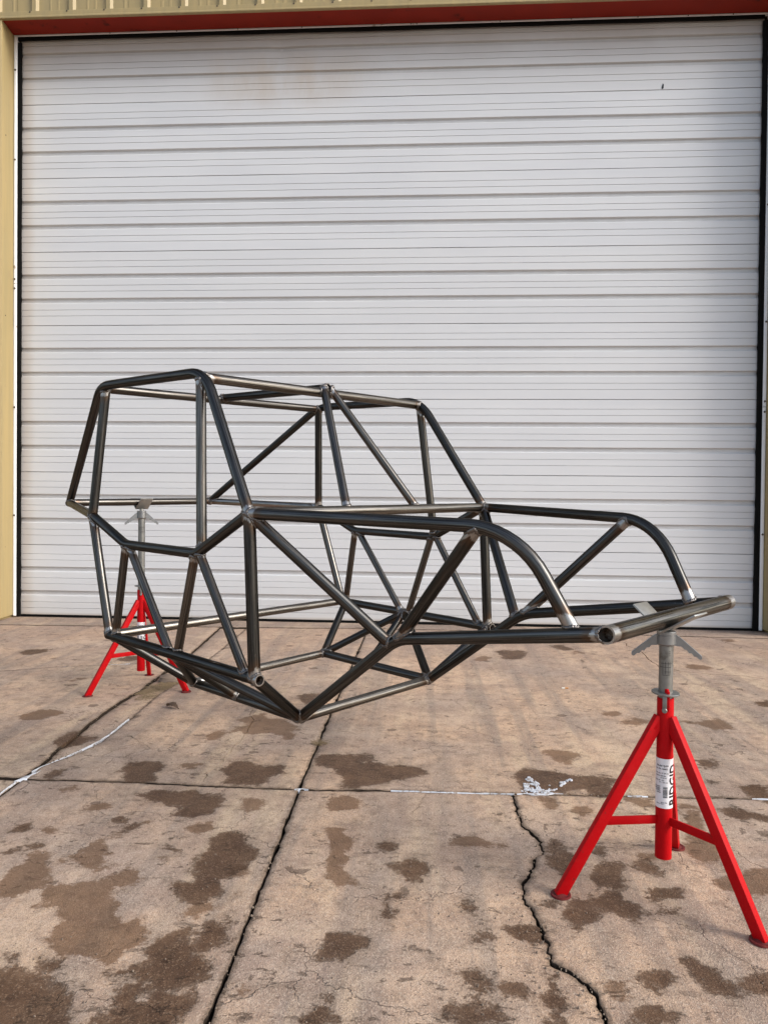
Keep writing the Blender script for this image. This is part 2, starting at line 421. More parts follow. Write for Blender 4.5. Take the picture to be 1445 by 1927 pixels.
# ------------------------------------------------------------------ ground
STAINS=[
(0,[(-1.777,3.371),(-1.778,3.460),(-1.774,3.585),(-1.769,3.615),(-1.715,3.548),(-1.641,3.547),(-1.652,3.500),(-1.678,3.430),(-1.716,3.377)]),
(0,[(-1.602,3.014),(-1.593,3.054),(-1.557,3.064),(-1.544,3.028),(-1.572,2.992)]),
(0,[(-1.296,3.081),(-1.305,3.186),(-1.238,3.199),(-1.164,3.179),(-1.145,3.110),(-1.178,3.076),(-1.134,2.989),(-1.240,2.974),(-1.280,3.030)]),
(0,[(-0.877,3.149),(-0.857,3.206),(-0.782,3.213),(-0.767,3.175),(-0.638,3.203),(-0.619,3.125),(-0.685,3.073),(-0.676,2.986),(-0.831,2.987),(-0.829,3.061)]),
(0,[(-0.499,3.334),(-0.454,3.356),(-0.272,3.372),(-0.256,3.321),(-0.287,3.267),(-0.197,3.242),(-0.016,3.242),(-0.015,3.163),(-0.087,3.111),(-0.183,3.029),(-0.339,3.001),(-0.340,3.104),(-0.396,3.192),(-0.472,3.234)]),
(0,[(-1.122,2.846),(-1.071,2.882),(-0.983,2.876),(-0.920,2.882),(-0.860,2.860),(-0.790,2.859),(-0.779,2.765),(-0.812,2.702),(-0.869,2.662),(-0.925,2.681),(-0.916,2.741),(-0.991,2.780),(-1.079,2.790)]),
(0,[(-0.739,2.376),(-0.724,2.414),(-0.738,2.491),(-0.704,2.535),(-0.646,2.529),(-0.618,2.471),(-0.569,2.409),(-0.571,2.319),(-0.610,2.290),(-0.624,2.247),(-0.639,2.214),(-0.602,2.155),(-0.628,2.124),(-0.641,2.087),(-0.694,2.083),(-0.727,2.145),(-0.741,2.175),(-0.699,2.209),(-0.733,2.288),(-0.723,2.324)]),
(0,[(-0.697,1.817),(-0.719,1.882),(-0.685,1.926),(-0.649,1.948),(-0.643,1.888),(-0.605,1.903),(-0.606,1.951),(-0.592,2.003),(-0.550,1.987),(-0.535,1.932),(-0.556,1.883),(-0.599,1.863),(-0.567,1.827),(-0.547,1.807),(-0.560,1.764),(-0.576,1.714),(-0.629,1.700),(-0.665,1.727),(-0.667,1.766)]),
(0,[(-0.762,1.769),(-0.718,1.794),(-0.696,1.806),(-0.661,1.767),(-0.685,1.745),(-0.717,1.742)]),
(0,[(-1.081,1.714),(-1.042,1.737),(-1.014,1.760),(-0.940,1.735),(-0.835,1.685),(-0.819,1.640),(-0.819,1.581),(-0.832,1.484),(-0.942,1.476)]),
(0,[(-0.706,1.685),(-0.699,1.714),(-0.684,1.677),(-0.637,1.654),(-0.648,1.699),(-0.555,1.706),(-0.543,1.661),(-0.562,1.600),(-0.617,1.515),(-0.718,1.546),(-0.738,1.587),(-0.710,1.622)]),
(0,[(-0.979,1.795),(-0.905,1.784),(-0.921,1.762),(-0.960,1.759)]),
(0,[(-1.077,1.820),(-1.044,1.823),(-1.038,1.796),(-1.055,1.789)]),
(0,[(-0.269,1.894),(-0.248,1.919),(-0.257,1.960),(-0.220,1.981),(-0.173,1.937),(-0.189,1.889),(-0.198,1.845),(-0.231,1.869),(-0.262,1.867)]),
(0,[(-0.272,1.646),(-0.247,1.683),(-0.247,1.720),(-0.224,1.717),(-0.228,1.676),(-0.216,1.633),(-0.263,1.630)]),
(0,[(-0.891,2.401),(-0.861,2.418),(-0.835,2.396),(-0.857,2.381)]),
(0,[(-1.129,2.611),(-1.114,2.626),(-1.087,2.605),(-1.100,2.582)]),
(0,[(-1.079,2.571),(-1.048,2.587),(-1.030,2.566),(-1.052,2.547)]),
(0,[(-1.456,2.524),(-1.426,2.548),(-1.408,2.507),(-1.435,2.505)]),
(0,[(-1.339,2.402),(-1.318,2.413),(-1.299,2.395),(-1.314,2.381)]),
(0,[(-1.395,2.340),(-1.362,2.362),(-1.352,2.401),(-1.341,2.373),(-1.364,2.334)]),
(0,[(-0.769,4.367),(-0.698,4.423),(-0.651,4.379),(-0.656,4.260),(-0.721,4.186)]),
(1,[(-2.164,3.774),(-2.161,3.873),(-2.094,3.941),(-2.009,3.923),(-1.974,3.841),(-2.019,3.774),(-2.098,3.733)]),
(1,[(-1.098,3.172),(-1.070,3.201),(-0.987,3.201),(-0.987,3.162),(-1.040,3.145)]),
(1,[(-1.096,3.552),(-1.079,3.628),(-1.020,3.707),(-0.995,3.657),(-1.014,3.543),(-1.058,3.515)]),
(1,[(-0.717,2.821),(-0.677,2.850),(-0.627,2.816),(-0.625,2.742),(-0.670,2.719)]),
(1,[(-0.351,2.617),(-0.300,2.628),(-0.287,2.559),(-0.250,2.512),(-0.266,2.452),(-0.246,2.278),(-0.234,2.239),(-0.256,2.217),(-0.304,2.225),(-0.315,2.289),(-0.314,2.375)]),
(1,[(-0.856,2.564),(-0.813,2.611),(-0.767,2.604),(-0.756,2.551),(-0.799,2.506)]),
(1,[(-0.683,2.028),(-0.661,2.078),(-0.620,2.096),(-0.604,2.069),(-0.640,2.012),(-0.667,2.003)]),
(1,[(-0.446,1.719),(-0.427,1.730),(-0.423,1.702),(-0.437,1.696)]),
(1,[(-1.023,2.598),(-1.000,2.613),(-0.993,2.570)]),
(1,[(-1.356,2.518),(-1.331,2.545),(-1.306,2.505),(-1.332,2.492)]),
(1,[(-1.471,2.875),(-1.435,2.911),(-1.408,2.880),(-1.448,2.850)]),
(1,[(-1.299,2.721),(-1.230,2.751),(-1.196,2.722),(-1.251,2.684)]),
(1,[(-0.570,2.143),(-0.550,2.157),(-0.548,2.133)]),
(1,[(-1.090,2.482),(-1.049,2.495),(-1.037,2.456),(-1.064,2.444)]),
(1,[(-0.868,2.338),(-0.838,2.353),(-0.833,2.315)]),
(1,[(-0.613,2.240),(-0.600,2.316),(-0.562,2.337),(-0.558,2.253)]),
(0,[(0.378,3.198),(0.442,3.257),(0.543,3.244),(0.624,3.189),(0.779,3.187),(0.802,3.145),(0.735,3.095),(0.697,3.022),(0.642,3.059),(0.547,3.009),(0.397,2.996),(0.399,3.095)]),
(0,[(-0.097,2.358),(-0.047,2.393),(-0.013,2.382),(0.009,2.332),(-0.036,2.271),(-0.077,2.284)]),
(0,[(-0.167,2.499),(-0.123,2.512),(-0.129,2.473),(-0.156,2.461)]),
(0,[(-0.097,2.174),(-0.066,2.206),(-0.057,2.177),(-0.072,2.147)]),
(0,[(-0.139,2.106),(-0.118,2.136),(-0.088,2.076),(-0.106,2.068),(-0.130,2.086)]),
(0,[(0.108,2.119),(0.124,2.144),(0.130,2.107)]),
(0,[(0.138,1.997),(0.165,2.018),(0.180,1.988),(0.157,1.969)]),
(0,[(0.216,2.028),(0.262,2.055),(0.303,2.035),(0.309,1.980),(0.279,1.963),(0.241,1.999)]),
(0,[(0.104,1.821),(0.129,1.843),(0.146,1.809),(0.134,1.773),(0.112,1.786)]),
(0,[(0.188,1.778),(0.205,1.789),(0.231,1.771),(0.220,1.758)]),
(0,[(0.049,1.662),(0.062,1.712),(0.092,1.700),(0.122,1.685),(0.136,1.722),(0.172,1.706),(0.175,1.680),(0.120,1.655)]),
(0,[(0.336,2.158),(0.377,2.178),(0.365,2.149)]),
(0,[(0.414,2.399),(0.448,2.550),(0.488,2.477),(0.519,2.461),(0.500,2.406),(0.437,2.342)]),
(0,[(0.585,2.561),(0.603,2.524),(0.576,2.484)]),
(0,[(0.398,2.101),(0.423,2.137),(0.470,2.148),(0.504,2.130),(0.481,2.094),(0.421,2.051)]),
(0,[(0.413,2.164),(0.516,2.216),(0.558,2.264),(0.528,2.309),(0.555,2.428),(0.620,2.416),(0.590,2.363),(0.602,2.315),(0.594,2.222),(0.610,2.138),(0.595,2.110),(0.553,2.120),(0.518,2.158),(0.453,2.139)]),
(0,[(0.680,2.421),(0.737,2.443),(0.747,2.392),(0.728,2.357),(0.696,2.388)]),
(0,[(0.653,2.212),(0.674,2.258),(0.749,2.272),(0.745,2.234),(0.672,2.199)]),
(0,[(0.686,2.158),(0.721,2.161),(0.712,2.133),(0.691,2.138)]),
(0,[(0.546,1.840),(0.562,1.872),(0.600,1.870),(0.598,1.824),(0.558,1.773),(0.541,1.800)]),
(0,[(0.658,1.869),(0.678,1.907),(0.722,1.884),(0.725,1.843),(0.739,1.815),(0.723,1.790),(0.691,1.802),(0.680,1.840)]),
(0,[(0.765,1.817),(0.807,1.850),(0.856,1.854),(0.833,1.803),(0.772,1.803)]),
(0,[(0.477,1.703),(0.522,1.733),(0.546,1.735),(0.556,1.709),(0.515,1.689)]),
(0,[(1.128,2.867),(1.189,2.897),(1.234,2.853),(1.299,2.835),(1.282,2.799),(1.149,2.822)]),
(0,[(1.310,3.131),(1.360,3.150),(1.422,3.155),(1.346,2.986),(1.290,3.033)]),
(0,[(1.218,3.402),(1.304,3.444),(1.290,3.375),(1.229,3.337)]),
(0,[(1.166,3.191),(1.216,3.181),(1.166,3.133)]),
(0,[(0.647,3.088),(0.719,3.071),(0.746,3.026),(0.688,2.981),(0.654,3.018)]),
(0,[(0.307,1.831),(0.321,1.843),(0.313,1.754),(0.305,1.673),(0.286,1.667),(0.297,1.753)]),
(1,[(0.443,2.947),(0.514,2.940),(0.492,2.837),(0.450,2.858)]),
(1,[(0.087,2.560),(0.161,2.576),(0.266,2.535),(0.210,2.501),(0.085,2.520)]),
(1,[(0.712,2.477),(0.797,2.503),(0.780,2.447),(0.727,2.439)]),
(1,[(0.984,2.879),(1.047,2.861),(0.993,2.763),(1.010,2.657),(1.000,2.538),(0.947,2.443),(0.902,2.457),(0.875,2.528),(0.877,2.586),(0.950,2.694)]),
(1,[(0.893,2.322),(0.979,2.378),(1.048,2.417),(1.112,2.422),(1.042,2.265),(0.985,2.268),(0.931,2.279)]),
(1,[(0.787,2.963),(0.907,2.987),(0.876,2.882),(0.808,2.889)]),
(1,[(0.973,2.966),(1.024,2.907),(0.956,2.853)]),
(1,[(0.978,4.200),(1.082,4.210),(1.041,4.104),(0.971,4.107)]),
(1,[(1.037,4.030),(1.114,4.111),(1.195,4.045),(1.117,3.967),(1.039,3.983)]),
(1,[(1.348,4.045),(1.526,4.077),(1.598,4.157),(1.591,3.943),(1.492,3.911),(1.453,3.989)]),
(1,[(0.543,2.818),(0.603,2.871),(0.618,2.800),(0.569,2.750)]),
(1,[(0.437,1.811),(0.485,1.825),(0.500,1.787),(0.450,1.737),(0.428,1.772)]),
(0,[(0.540,5.833),(0.602,5.880),(0.745,5.827),(0.730,5.660),(0.644,5.535),(0.571,5.564)]),
(0,[(0.994,6.060),(1.074,6.149),(1.156,6.018),(1.081,5.921)]),
(1,[(0.336,5.487),(0.424,5.654),(0.460,5.552),(0.396,5.418)]),
(1,[(1.128,5.869),(1.198,5.934),(1.198,5.820),(1.129,5.757)]),
(0,[(1.962,4.508),(2.018,4.514),(2.085,4.520),(2.017,4.373),(1.938,4.411)]),
(1,[(1.314,3.139),(1.363,3.149),(1.408,3.135),(1.360,3.029),(1.292,3.023)]),
(1,[(1.858,5.477),(1.954,5.505),(2.049,5.426),(1.968,5.330),(1.854,5.353)]),
(1,[(2.512,6.539),(2.610,6.576),(2.645,6.478),(2.520,6.439)]),
(0,[(-3.063,5.387),(-3.078,5.460),(-3.043,5.523),(-2.953,5.504),(-2.913,5.445),(-2.936,5.361),(-3.018,5.324)]),
(0,[(-2.253,4.463),(-2.236,4.487),(-2.201,4.474),(-2.206,4.441),(-2.233,4.438)]),
(0,[(-2.256,5.258),(-2.224,5.319),(-2.159,5.346),(-2.099,5.237),(-2.143,5.184),(-2.217,5.206)]),
(0,[(-2.918,5.486),(-2.908,5.517),(-2.881,5.490),(-2.895,5.468)]),
(1,[(-2.293,4.544),(-2.266,4.634),(-2.202,4.671),(-2.210,4.610),(-2.259,4.533)]),
(1,[(-2.745,5.224),(-2.725,5.265),(-2.698,5.230),(-2.722,5.197)]),
(1,[(-2.518,5.268),(-2.503,5.308),(-2.489,5.260)]),
(1,[(-1.287,2.146),(-1.298,2.193),(-1.279,2.278),(-1.312,2.329),(-1.262,2.361),(-1.221,2.327),(-1.220,2.283),(-1.190,2.234),(-1.164,2.171),(-1.137,2.158),(-1.180,2.116),(-1.209,2.070),(-1.275,2.072),(-1.325,2.127)]),
(1,[(-1.195,2.285),(-1.145,2.343),(-1.136,2.419),(-1.104,2.451),(-1.045,2.360),(-1.060,2.296),(-1.003,2.275),(-0.993,2.242),(-1.030,2.231),(-1.058,2.262),(-1.136,2.290)]),
(1,[(-1.107,2.036),(-1.121,2.129),(-1.057,2.165),(-0.997,2.177),(-0.973,2.235),(-0.917,2.265),(-0.873,2.219),(-0.880,2.163),(-0.936,2.151),(-0.916,2.086),(-0.847,1.983),(-0.782,1.988),(-0.756,1.952),(-0.765,1.926),(-0.722,1.882),(-0.776,1.866),(-0.780,1.810),(-0.797,1.787),(-0.847,1.821),(-0.898,1.812),(-0.969,1.874),(-0.996,1.878),(-1.010,1.983),(-1.040,2.027)]),
(1,[(-0.391,2.862),(-0.349,2.905),(-0.295,2.896),(-0.279,2.846),(-0.250,2.811),(-0.262,2.773),(-0.371,2.759)]),
(1,[(0.539,3.481),(0.601,3.524),(0.709,3.479),(0.658,3.369),(0.603,3.324),(0.574,3.361)]),
(1,[(-0.971,3.703),(-0.941,3.773),(-0.992,3.838),(-0.945,3.964),(-0.879,3.996),(-0.852,3.875),(-0.782,3.882),(-0.713,3.818),(-0.635,3.735),(-0.728,3.682),(-0.654,3.647),(-0.651,3.593),(-0.715,3.554),(-0.748,3.617),(-0.803,3.654),(-0.864,3.627),(-0.954,3.640)])]
def fbm(x, y, s, seed=0.0):
    return noise.fractal(Vector((x*s + seed, y*s - seed, seed*0.37)), 0.9, 2.0, 4)

gs = 160.0
gm = MB()
gm.add([(-gs, -gs, -0.030), (gs, -gs, -0.030), (gs, gs, -0.030), (-gs, gs, -0.030)], [(0, 1, 2, 3)])
ground = gm.build('ground', M_SOIL, kind='structure')

J1 = [(-0.478, -3.0), (-0.480, 0.8), (-0.484, 1.606), (-0.494, 2.101), (-0.515, 2.945)]
J1B = [(-0.515, 2.945), (-0.531, 4.002), (-0.551, 6.40), (-0.552, 6.74)]
J2F = [(-1.683, 2.960), (-1.67, 2.712), (-1.68, 1.5), (-1.69, -3.0)]
J2S = [(-1.683, 2.960), (-1.683, 3.103)]
J2R = [(-1.683, 3.103), (-1.601, 3.302), (-1.571, 3.456), (-1.582, 3.832), (-1.614, 4.343), (-1.594, 4.566), (-1.609, 5.061), (-1.616, 5.696), (-1.662, 6.660)]
J2La = [(-1.683, 3.103), (-1.700, 3.223), (-1.716, 3.328), (-1.766, 3.883), (-1.769, 4.243), (-1.75, 4.405), (-1.769, 4.702), (-1.793, 5.200)]
J2Lb = [(-1.793, 5.200), (-1.81, 5.613), (-1.907, 6.650)]
T1L = [(-7.0, 2.95), (-1.826, 2.964), (-1.683, 2.960)]
T1M = [(-1.683, 2.960), (-1.217, 2.972), (-0.873, 2.951), (-0.515, 2.945)]
T1A = [(-0.515, 2.945), (-0.136, 2.965), (0.349, 2.974)]
T1B = [(0.349, 2.974), (0.672, 2.986), (1.028, 2.996), (1.351, 3.008), (7.0, 3.10)]
C1 = [(0.349, 2.974), (0.338, 2.796), (0.35, 2.683), (0.394, 2.569), (0.375, 2.464), (0.296, 2.254), (0.289, 2.164), (0.322, 2.071), (0.312, 1.971), (0.323, 1.881), (0.363, 1.846), (0.402, 1.785), (0.416, 1.739), (0.404, 1.673), (0.41, 0.8), (0.43, -3.0)]
T2 = [(-7.0, 4.30), (-2.924, 4.747), (-2.587, 4.941), (-2.256, 5.043), (-1.793, 5.200)]
T3L = [(-7.0, 6.50), (-3.932, 6.547), (-3.241, 6.571), (-1.907, 6.650)]
T3S = [(-1.907, 6.650), (-1.662, 6.660)]
T3M = [(-1.662, 6.660), (-0.552, 6.740)]
T3R = [(-0.552, 6.740), (0.926, 6.727), (2.51, 6.648), (7.0, 6.50)]
CR = [(1.765, 5.235), (1.90, 5.20), (2.014, 5.182), (2.286, 5.119), (2.9, 5.05), (3.6, 5.06)]
CR2 = [(1.628, 6.303), (1.664, 5.913), (1.640, 5.65), (1.656, 5.389), (1.765, 5.235)]
CR3 = [(2.45, 6.645), (2.50, 6.45), (2.62, 6.20), (2.85, 6.05)]
CR4 = [(-2.60, 4.93), (-2.35, 5.12), (-2.10, 5.45), (-2.02, 5.75)]
CR5 = [(-0.93, 3.0), (-0.90, 3.6), (-0.96, 4.1), (-0.92, 4.6)]
rv = lambda l: l[::-1]

def pip(px, py, poly):
    inside = np.zeros(px.shape, bool)
    n = len(poly); j = n-1
    for i in range(n):
        xi, yi = poly[i]; xj, yj = poly[j]
        cond = ((yi > py) != (yj > py)) & (px < (xj-xi)*(py-yi)/((yj-yi) if yj != yi else 1e-12) + xi)
        inside ^= cond
        j = i
    return inside

def segdist(px, py, a, b):
    ax, ay = a; bx, by = b
    dx, dy = bx-ax, by-ay
    L = dx*dx + dy*dy + 1e-18
    t = np.clip(((px-ax)*dx + (py-ay)*dy)/L, 0, 1)
    return np.hypot(px-ax-t*dx, py-ay-t*dy)

def polydist(px, py, poly, closed=True):
    d = np.full(px.shape, 1e9)
    n = len(poly)
    for i in range(n if closed else n-1):
        d = np.minimum(d, segdist(px, py, poly[i], poly[(i+1) % n]))
    return d

def stain_field(px, py, kind):
    out = np.full(px.shape, -0.12)
    for kd, poly in STAINS:
        if kd != kind: continue
        P = np.array(poly)
        x0, y0 = P.min(0) - 0.12; x1, y1 = P.max(0) + 0.12
        idx = np.where((px > x0) & (px < x1) & (py > y0) & (py < y1))[0]
        if not len(idx): continue
        qx, qy = px[idx], py[idx]
        d = polydist(qx, qy, poly)
        d = np.where(pip(qx, qy, poly), d, -d)
        size = min(x1-x0, y1-y0) - 0.24
        d = d + min(0.006, 0.08*size)           # the ragged edge eats in as much as it spills out
        out[idx] = np.maximum(out[idx], d)
    return np.clip(out, -0.12, 0.12)

g1, gt, g2, gc, g3, gT2, gl = 0.0070, 0.0078, 0.0085, 0.0036, 0.0066, 0.0100, 0.0024
def slab(edges, zoff=0.0, mat=None, grooves=(), tilt=(0, 0)):
    # boundary, with the joint opened by half its width and its arris chipped
    B = []; G = []
    for pts, gap in edges:
        for a, b in zip(pts[:-1], pts[1:]):
            L = math.hypot(b[0]-a[0], b[1]-a[1])
            mid = ((a[0]+b[0])/2, (a[1]+b[1])/2)
            far = abs(mid[0]) > 3.6 or mid[1] < 1.0
            step = 0.5 if far else ((0.0085 if pts is C1 or pts[::-1] == C1 else 0.014) if mid[1] < 3.3 else 0.03)
            n = max(1, int(L/step))
            for i in range(n):
                t = i/n
                B.append((a[0]+(b[0]-a[0])*t, a[1]+(b[1]-a[1])*t)); G.append(gap)
    n = len(B)
    Bn = []
    for i in range(n):
        x, y = B[i]
        if G[i] > 0:
            wv = 0.013 if G[i] == gc else (0.006 if G[i] in (gT2, gl) else 0.0028)
            x += wv*fbm(x, y, 9, 3.1) + 0.6*wv*fbm(x, y, 38, 5.0) + 0.0018*fbm(x, y, 120, 5.5)
            y += wv*fbm(x, y, 9, 8.3) + 0.6*wv*fbm(x, y, 38, 9.0) + 0.0018*fbm(x, y, 120, 9.5)
        Bn.append((x, y))
    out = []; ring = []
    for i in range(n):
        x, y = Bn[i]; px, py = Bn[i-1]; nx, ny = Bn[(i+1) % n]
        tx, ty = nx-px, ny-py; L = math.hypot(tx, ty) or 1
        ix, iy = -ty/L, tx/L
        chip = max(0.0, fbm(x, y, 14, 17.7 + zoff*100) - 0.15)
        g = G[i]/2*(0.75 + 0.5*abs(fbm(x, y, 6, 1.9))) + (min(0.014, chip*(0.016 if G[i] in (gc, gT2) else 0.010)) if G[i] > 0 else 0)
        out.append((x + ix*g, y + iy*g))
    for i in range(n):
        x, y = out[i]; px, py = out[i-1]; nx, ny = out[(i+1) % n]
        tx, ty = nx-px, ny-py; L = math.hypot(tx, ty) or 1
        ring.append((x - ty/L*0.0045, y + tx/L*0.0045))
    P = np.array(out)
    x0, y0 = P.min(0); x1, y1 = P.max(0)
    pts = []
    for (zx0, zx1, zy0, zy1, s) in ((-1.95, 1.7, 1.30, 3.05, 0.021), (-4.0, 3.6, 3.05, 7.2, 0.05), (-4.0, -1.95, 1.3, 3.05, 0.05), (1.7, 3.6, 1.3, 3.05, 0.05), (-4.0, 3.6, -3, 1.3, 0.3), (-7.1, -4.0, -3, 7.5, 0.5), (3.6, 7.1, -3, 7.5, 0.5)):
        ax0, ax1 = max(zx0, x0), min(zx1, x1); ay0, ay1 = max(zy0, y0), min(zy1, y1)
        if ax1 <= ax0 or ay1 <= ay0: continue
        gx, gy = np.meshgrid(np.arange(ax0 + s/2, ax1, s), np.arange(ay0 + s/2, ay1, s))
        gx = gx.ravel() + rng.uniform(-0.3, 0.3, gx.size)*s; gy = gy.ravel() + rng.uniform(-0.3, 0.3, gy.size)*s
        pts.append(np.stack([gx, gy], 1))
    pts = np.concatenate(pts)
    pts = pts[pip(pts[:, 0], pts[:, 1], out)]
    ed = polydist(pts[:, 0], pts[:, 1], out)
    pts = pts[ed > 0.011]; 
    gz = []
    gpts = []
    for gline, gw in grooves:
        q = []
        for a, b in zip(gline[:-1], gline[1:]):
            m = max(1, int(math.hypot(b[0]-a[0], b[1]-a[1])/0.025))
            for i in range(m):
                t = i/m; x = a[0]+(b[0]-a[0])*t; y = a[1]+(b[1]-a[1])*t
                q.append((x + 0.03*fbm(x, y, 7, 2.2), y + 0.03*fbm(x, y, 7, 6.1)))
        gd = polydist(pts[:, 0], pts[:, 1], q, False)
        pts = pts[gd > 0.02]
        for i, (x, y) in enumerate(q):
            a = q[max(0, i-1)]; b = q[min(len(q)-1, i+1)]
            tx, ty = b[0]-a[0], b[1]-a[1]; L = math.hypot(tx, ty) or 1
            w = gw*(0.5 + 0.6*abs(fbm(x, y, 5, 4.4)))
            gpts.append((x, y)); gz.append(-0.016)
            for s in (-1, 1):
                gpts.append((x - s*ty/L*w, y + s*tx/L*w)); gz.append(0.0)
    allp = [Vector(p) for p in out] + [Vector(p) for p in ring] + [Vector(p) for p in gpts] + [Vector(p) for p in pts]
    res = delaunay_2d_cdt(allp, [], [list(range(n))], 1, 1e-7)
    V2, F, ov = res[0], res[2], res[3]
    Vx = np.array([v[0] for v in V2]); Vy = np.array([v[1] for v in V2])
    z = np.zeros(len(V2))
    N1, N2, N3 = n, 2*n, 2*n+len(gpts)
    edge = polydist(Vx, Vy, out)
    for i, o in enumerate(ov):
        x, y = Vx[i], Vy[i]
        z[i] = 0.0022*fbm(x, y, 1.3, 4.0) + 0.0012*fbm(x, y, 9, 2.0)
        if not o: continue
        if o[0] < N1: z[i] -= 0.0028 + 0.006*max(0, fbm(x, y, 25, 7))
        elif o[0] < N2: z[i] -= 0.001
        elif o[0] < N3:
            z[i] += gz[o[0]-N2]
            if gz[o[0]-N2] < 0: edge[i] = 0
    z += zoff
    wet = stain_field(Vx, Vy, 0); damp = stain_field(Vx, Vy, 1)
    z -= 0.002*np.clip((wet + 0.01)/0.03, 0, 1)
    verts = [(Vx[i], Vy[i], z[i]) for i in range(len(V2))]
    faces = [list(f) for f in F]
    # sides of the slab
    idx = {}
    for i, o in enumerate(ov):
        for q in o:
            if q < N1: idx[q] = i
    base = len(verts)
    for i in range(n):
        x, y, _ = verts[idx[i]]
        verts.append((x, y, -0.05))
    for i in range(n):
        j = (i+1) % n
        faces.append([idx[i], base+i, base+j, idx[j]])
    pad = np.full(n, -0.12)
    return obj('concrete_slab', verts, faces, mat or M_SLAB, ground, attrs={
        'wet': ('FLOAT', np.concatenate([wet, pad])), 'damp': ('FLOAT', np.concatenate([damp, pad])),
        'edge': ('FLOAT', np.concatenate([edge, np.zeros(n)]))}, sharp=50)

slab([(J2F, g2), ([(-1.69, -3.0), (-0.478, -3.0)], 0), (J1, g1), (rv(T1M), gt)])
slab([([(-7, 2.95), (-7, -3)], 0), ([(-7, -3), (-1.69, -3)], 0), (rv(J2F), g2), (rv(T1L), gt)], -0.004)
slab([(rv(J1), g1), ([(-0.478, -3), (0.43, -3)], 0), (rv(C1), gc), (rv(T1A), gt)], 0.0)
slab([(C1, gc), ([(0.43, -3), (7, -3)], 0), ([(7, -3), (7, 3.1)], 0), (rv(T1B), gt)], 0.003)
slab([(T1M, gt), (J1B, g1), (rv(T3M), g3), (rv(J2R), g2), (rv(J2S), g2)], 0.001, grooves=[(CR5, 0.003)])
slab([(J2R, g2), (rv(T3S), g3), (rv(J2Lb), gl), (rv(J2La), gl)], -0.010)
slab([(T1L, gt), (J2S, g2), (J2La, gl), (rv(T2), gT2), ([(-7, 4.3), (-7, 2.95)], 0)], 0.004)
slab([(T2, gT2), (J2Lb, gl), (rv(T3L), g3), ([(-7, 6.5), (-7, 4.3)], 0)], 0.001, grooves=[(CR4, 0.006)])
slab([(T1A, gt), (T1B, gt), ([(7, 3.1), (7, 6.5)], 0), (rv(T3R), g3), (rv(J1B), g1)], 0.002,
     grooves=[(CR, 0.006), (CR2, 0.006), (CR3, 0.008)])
slab([(T3L, g3), (T3S, g3), (T3M, g3), (T3R, g3), ([(7, 6.5), (7, 7.4)], 0), ([(7, 7.4), (-7, 7.4)], 0), ([(-7, 7.4), (-7, 6.5)], 0)], 0.004, M_SILL)
# ------------------------------------------------------------------ building
YF, YD = 6.733, 7.003
X0, X1 = -3.985, 2.978                # door edges
ZS = 5.634                            # soffit
bld = empty('garage_building', (-0.5, 6.9, 0.0), 'tan metal garage front with a red soffit and a tall white sectional door', 'building')

def ribbed(name, x0, x1, z0, z1, y, parent, pitch=0.3535, phase=-3.715, depth=0.020):
    """ribbed cladding sheet, profile along x"""
    xs = [(x0, 0.0)]
    k = math.ceil((x0 - phase)/pitch - 0.3)
    while phase + k*pitch - 0.05 < x1:
        c = phase + k*pitch
        for dx, d in ((-0.048, 0), (-0.022, depth), (0.014, depth), (0.036, 0)):
            if x0 < c+dx < x1: xs.append((c+dx, d))
        for dx, d in ((0.130, 0), (0.138, 0.002), (0.152, 0.002), (0.160, 0), (0.205, 0), (0.213, 0.002), (0.227, 0.002), (0.235, 0)):
            if x0 < c+dx < x1: xs.append((c+dx, d))
        k += 1
    xs.append((x1, 0.0))
    v = []; f = []
    n = len(xs)
    for z in (z0, z1):
        for x, d in xs: v.append((x, y - d, z))
    for z in (z0, z1):
        for x, d in xs: v.append((x, y + 0.02, z))
    for i in range(n-1):
        f.append([i, i+1, n+i+1, n+i])
        f.append([i+1, i, 2*n+i, 2*n+i+1])
    return obj(name, v, f, M_TAN, parent, smooth=False)

SHEET = 0.3535*3
xs0 = -3.715 - 0.17 - SHEET*4
for i in range(12):
    a = xs0 + i*SHEET
    if a > 7.2: break
    ribbed('cladding_sheet', a, a + SHEET - 0.002, 5.692, 9.0, YF - (0.002 if i % 2 else 0.0), bld)
for x0, x1 in ((-8.35, -7.25), (-7.248, -6.15), (-6.148, -5.05), (-5.048, -4.10), (3.14, 4.20), (4.202, 5.25), (5.252, 6.30), (6.302, 7.35)):
    ribbed('cladding_sheet', x0, x1, 0.02, 5.690, YF, bld)

mb = MB(); mb.box(-8.4, -4.075, YF + 0.022, 7.25, -0.02, 9.0); mb.build('wall', M_TAN, bld, smooth=False)
mb = MB(); mb.box(3.085, 7.4, YF + 0.022, 7.25, -0.02, 9.0); mb.build('wall', M_TAN, bld, smooth=False)
mb = MB(); mb.box(-4.075, 3.085, YF + 0.022, 7.25, ZS + 0.012, 9.0); mb.build('header_beam', M_TAN, bld, smooth=False)
mb = MB(); mb.box(-8.4, 7.4, 7.25, 13.0, 8.6, 9.0); mb.box(-8.4, 7.4, 12.8, 13.0, -0.02, 8.6); mb.box(-8.4, -8.2, 7.25, 12.8, -0.02, 8.6); mb.box(7.2, 7.4, 7.25, 12.8, -0.02, 8.6)
mb.build('rear_walls', M_TAN, bld, smooth=False)
mb = MB(); mb.box(-4.05, 3.062, YF + 0.004, 6.952, ZS, ZS + 0.010); mb.build('soffit', M_SOFFIT, bld, smooth=False)

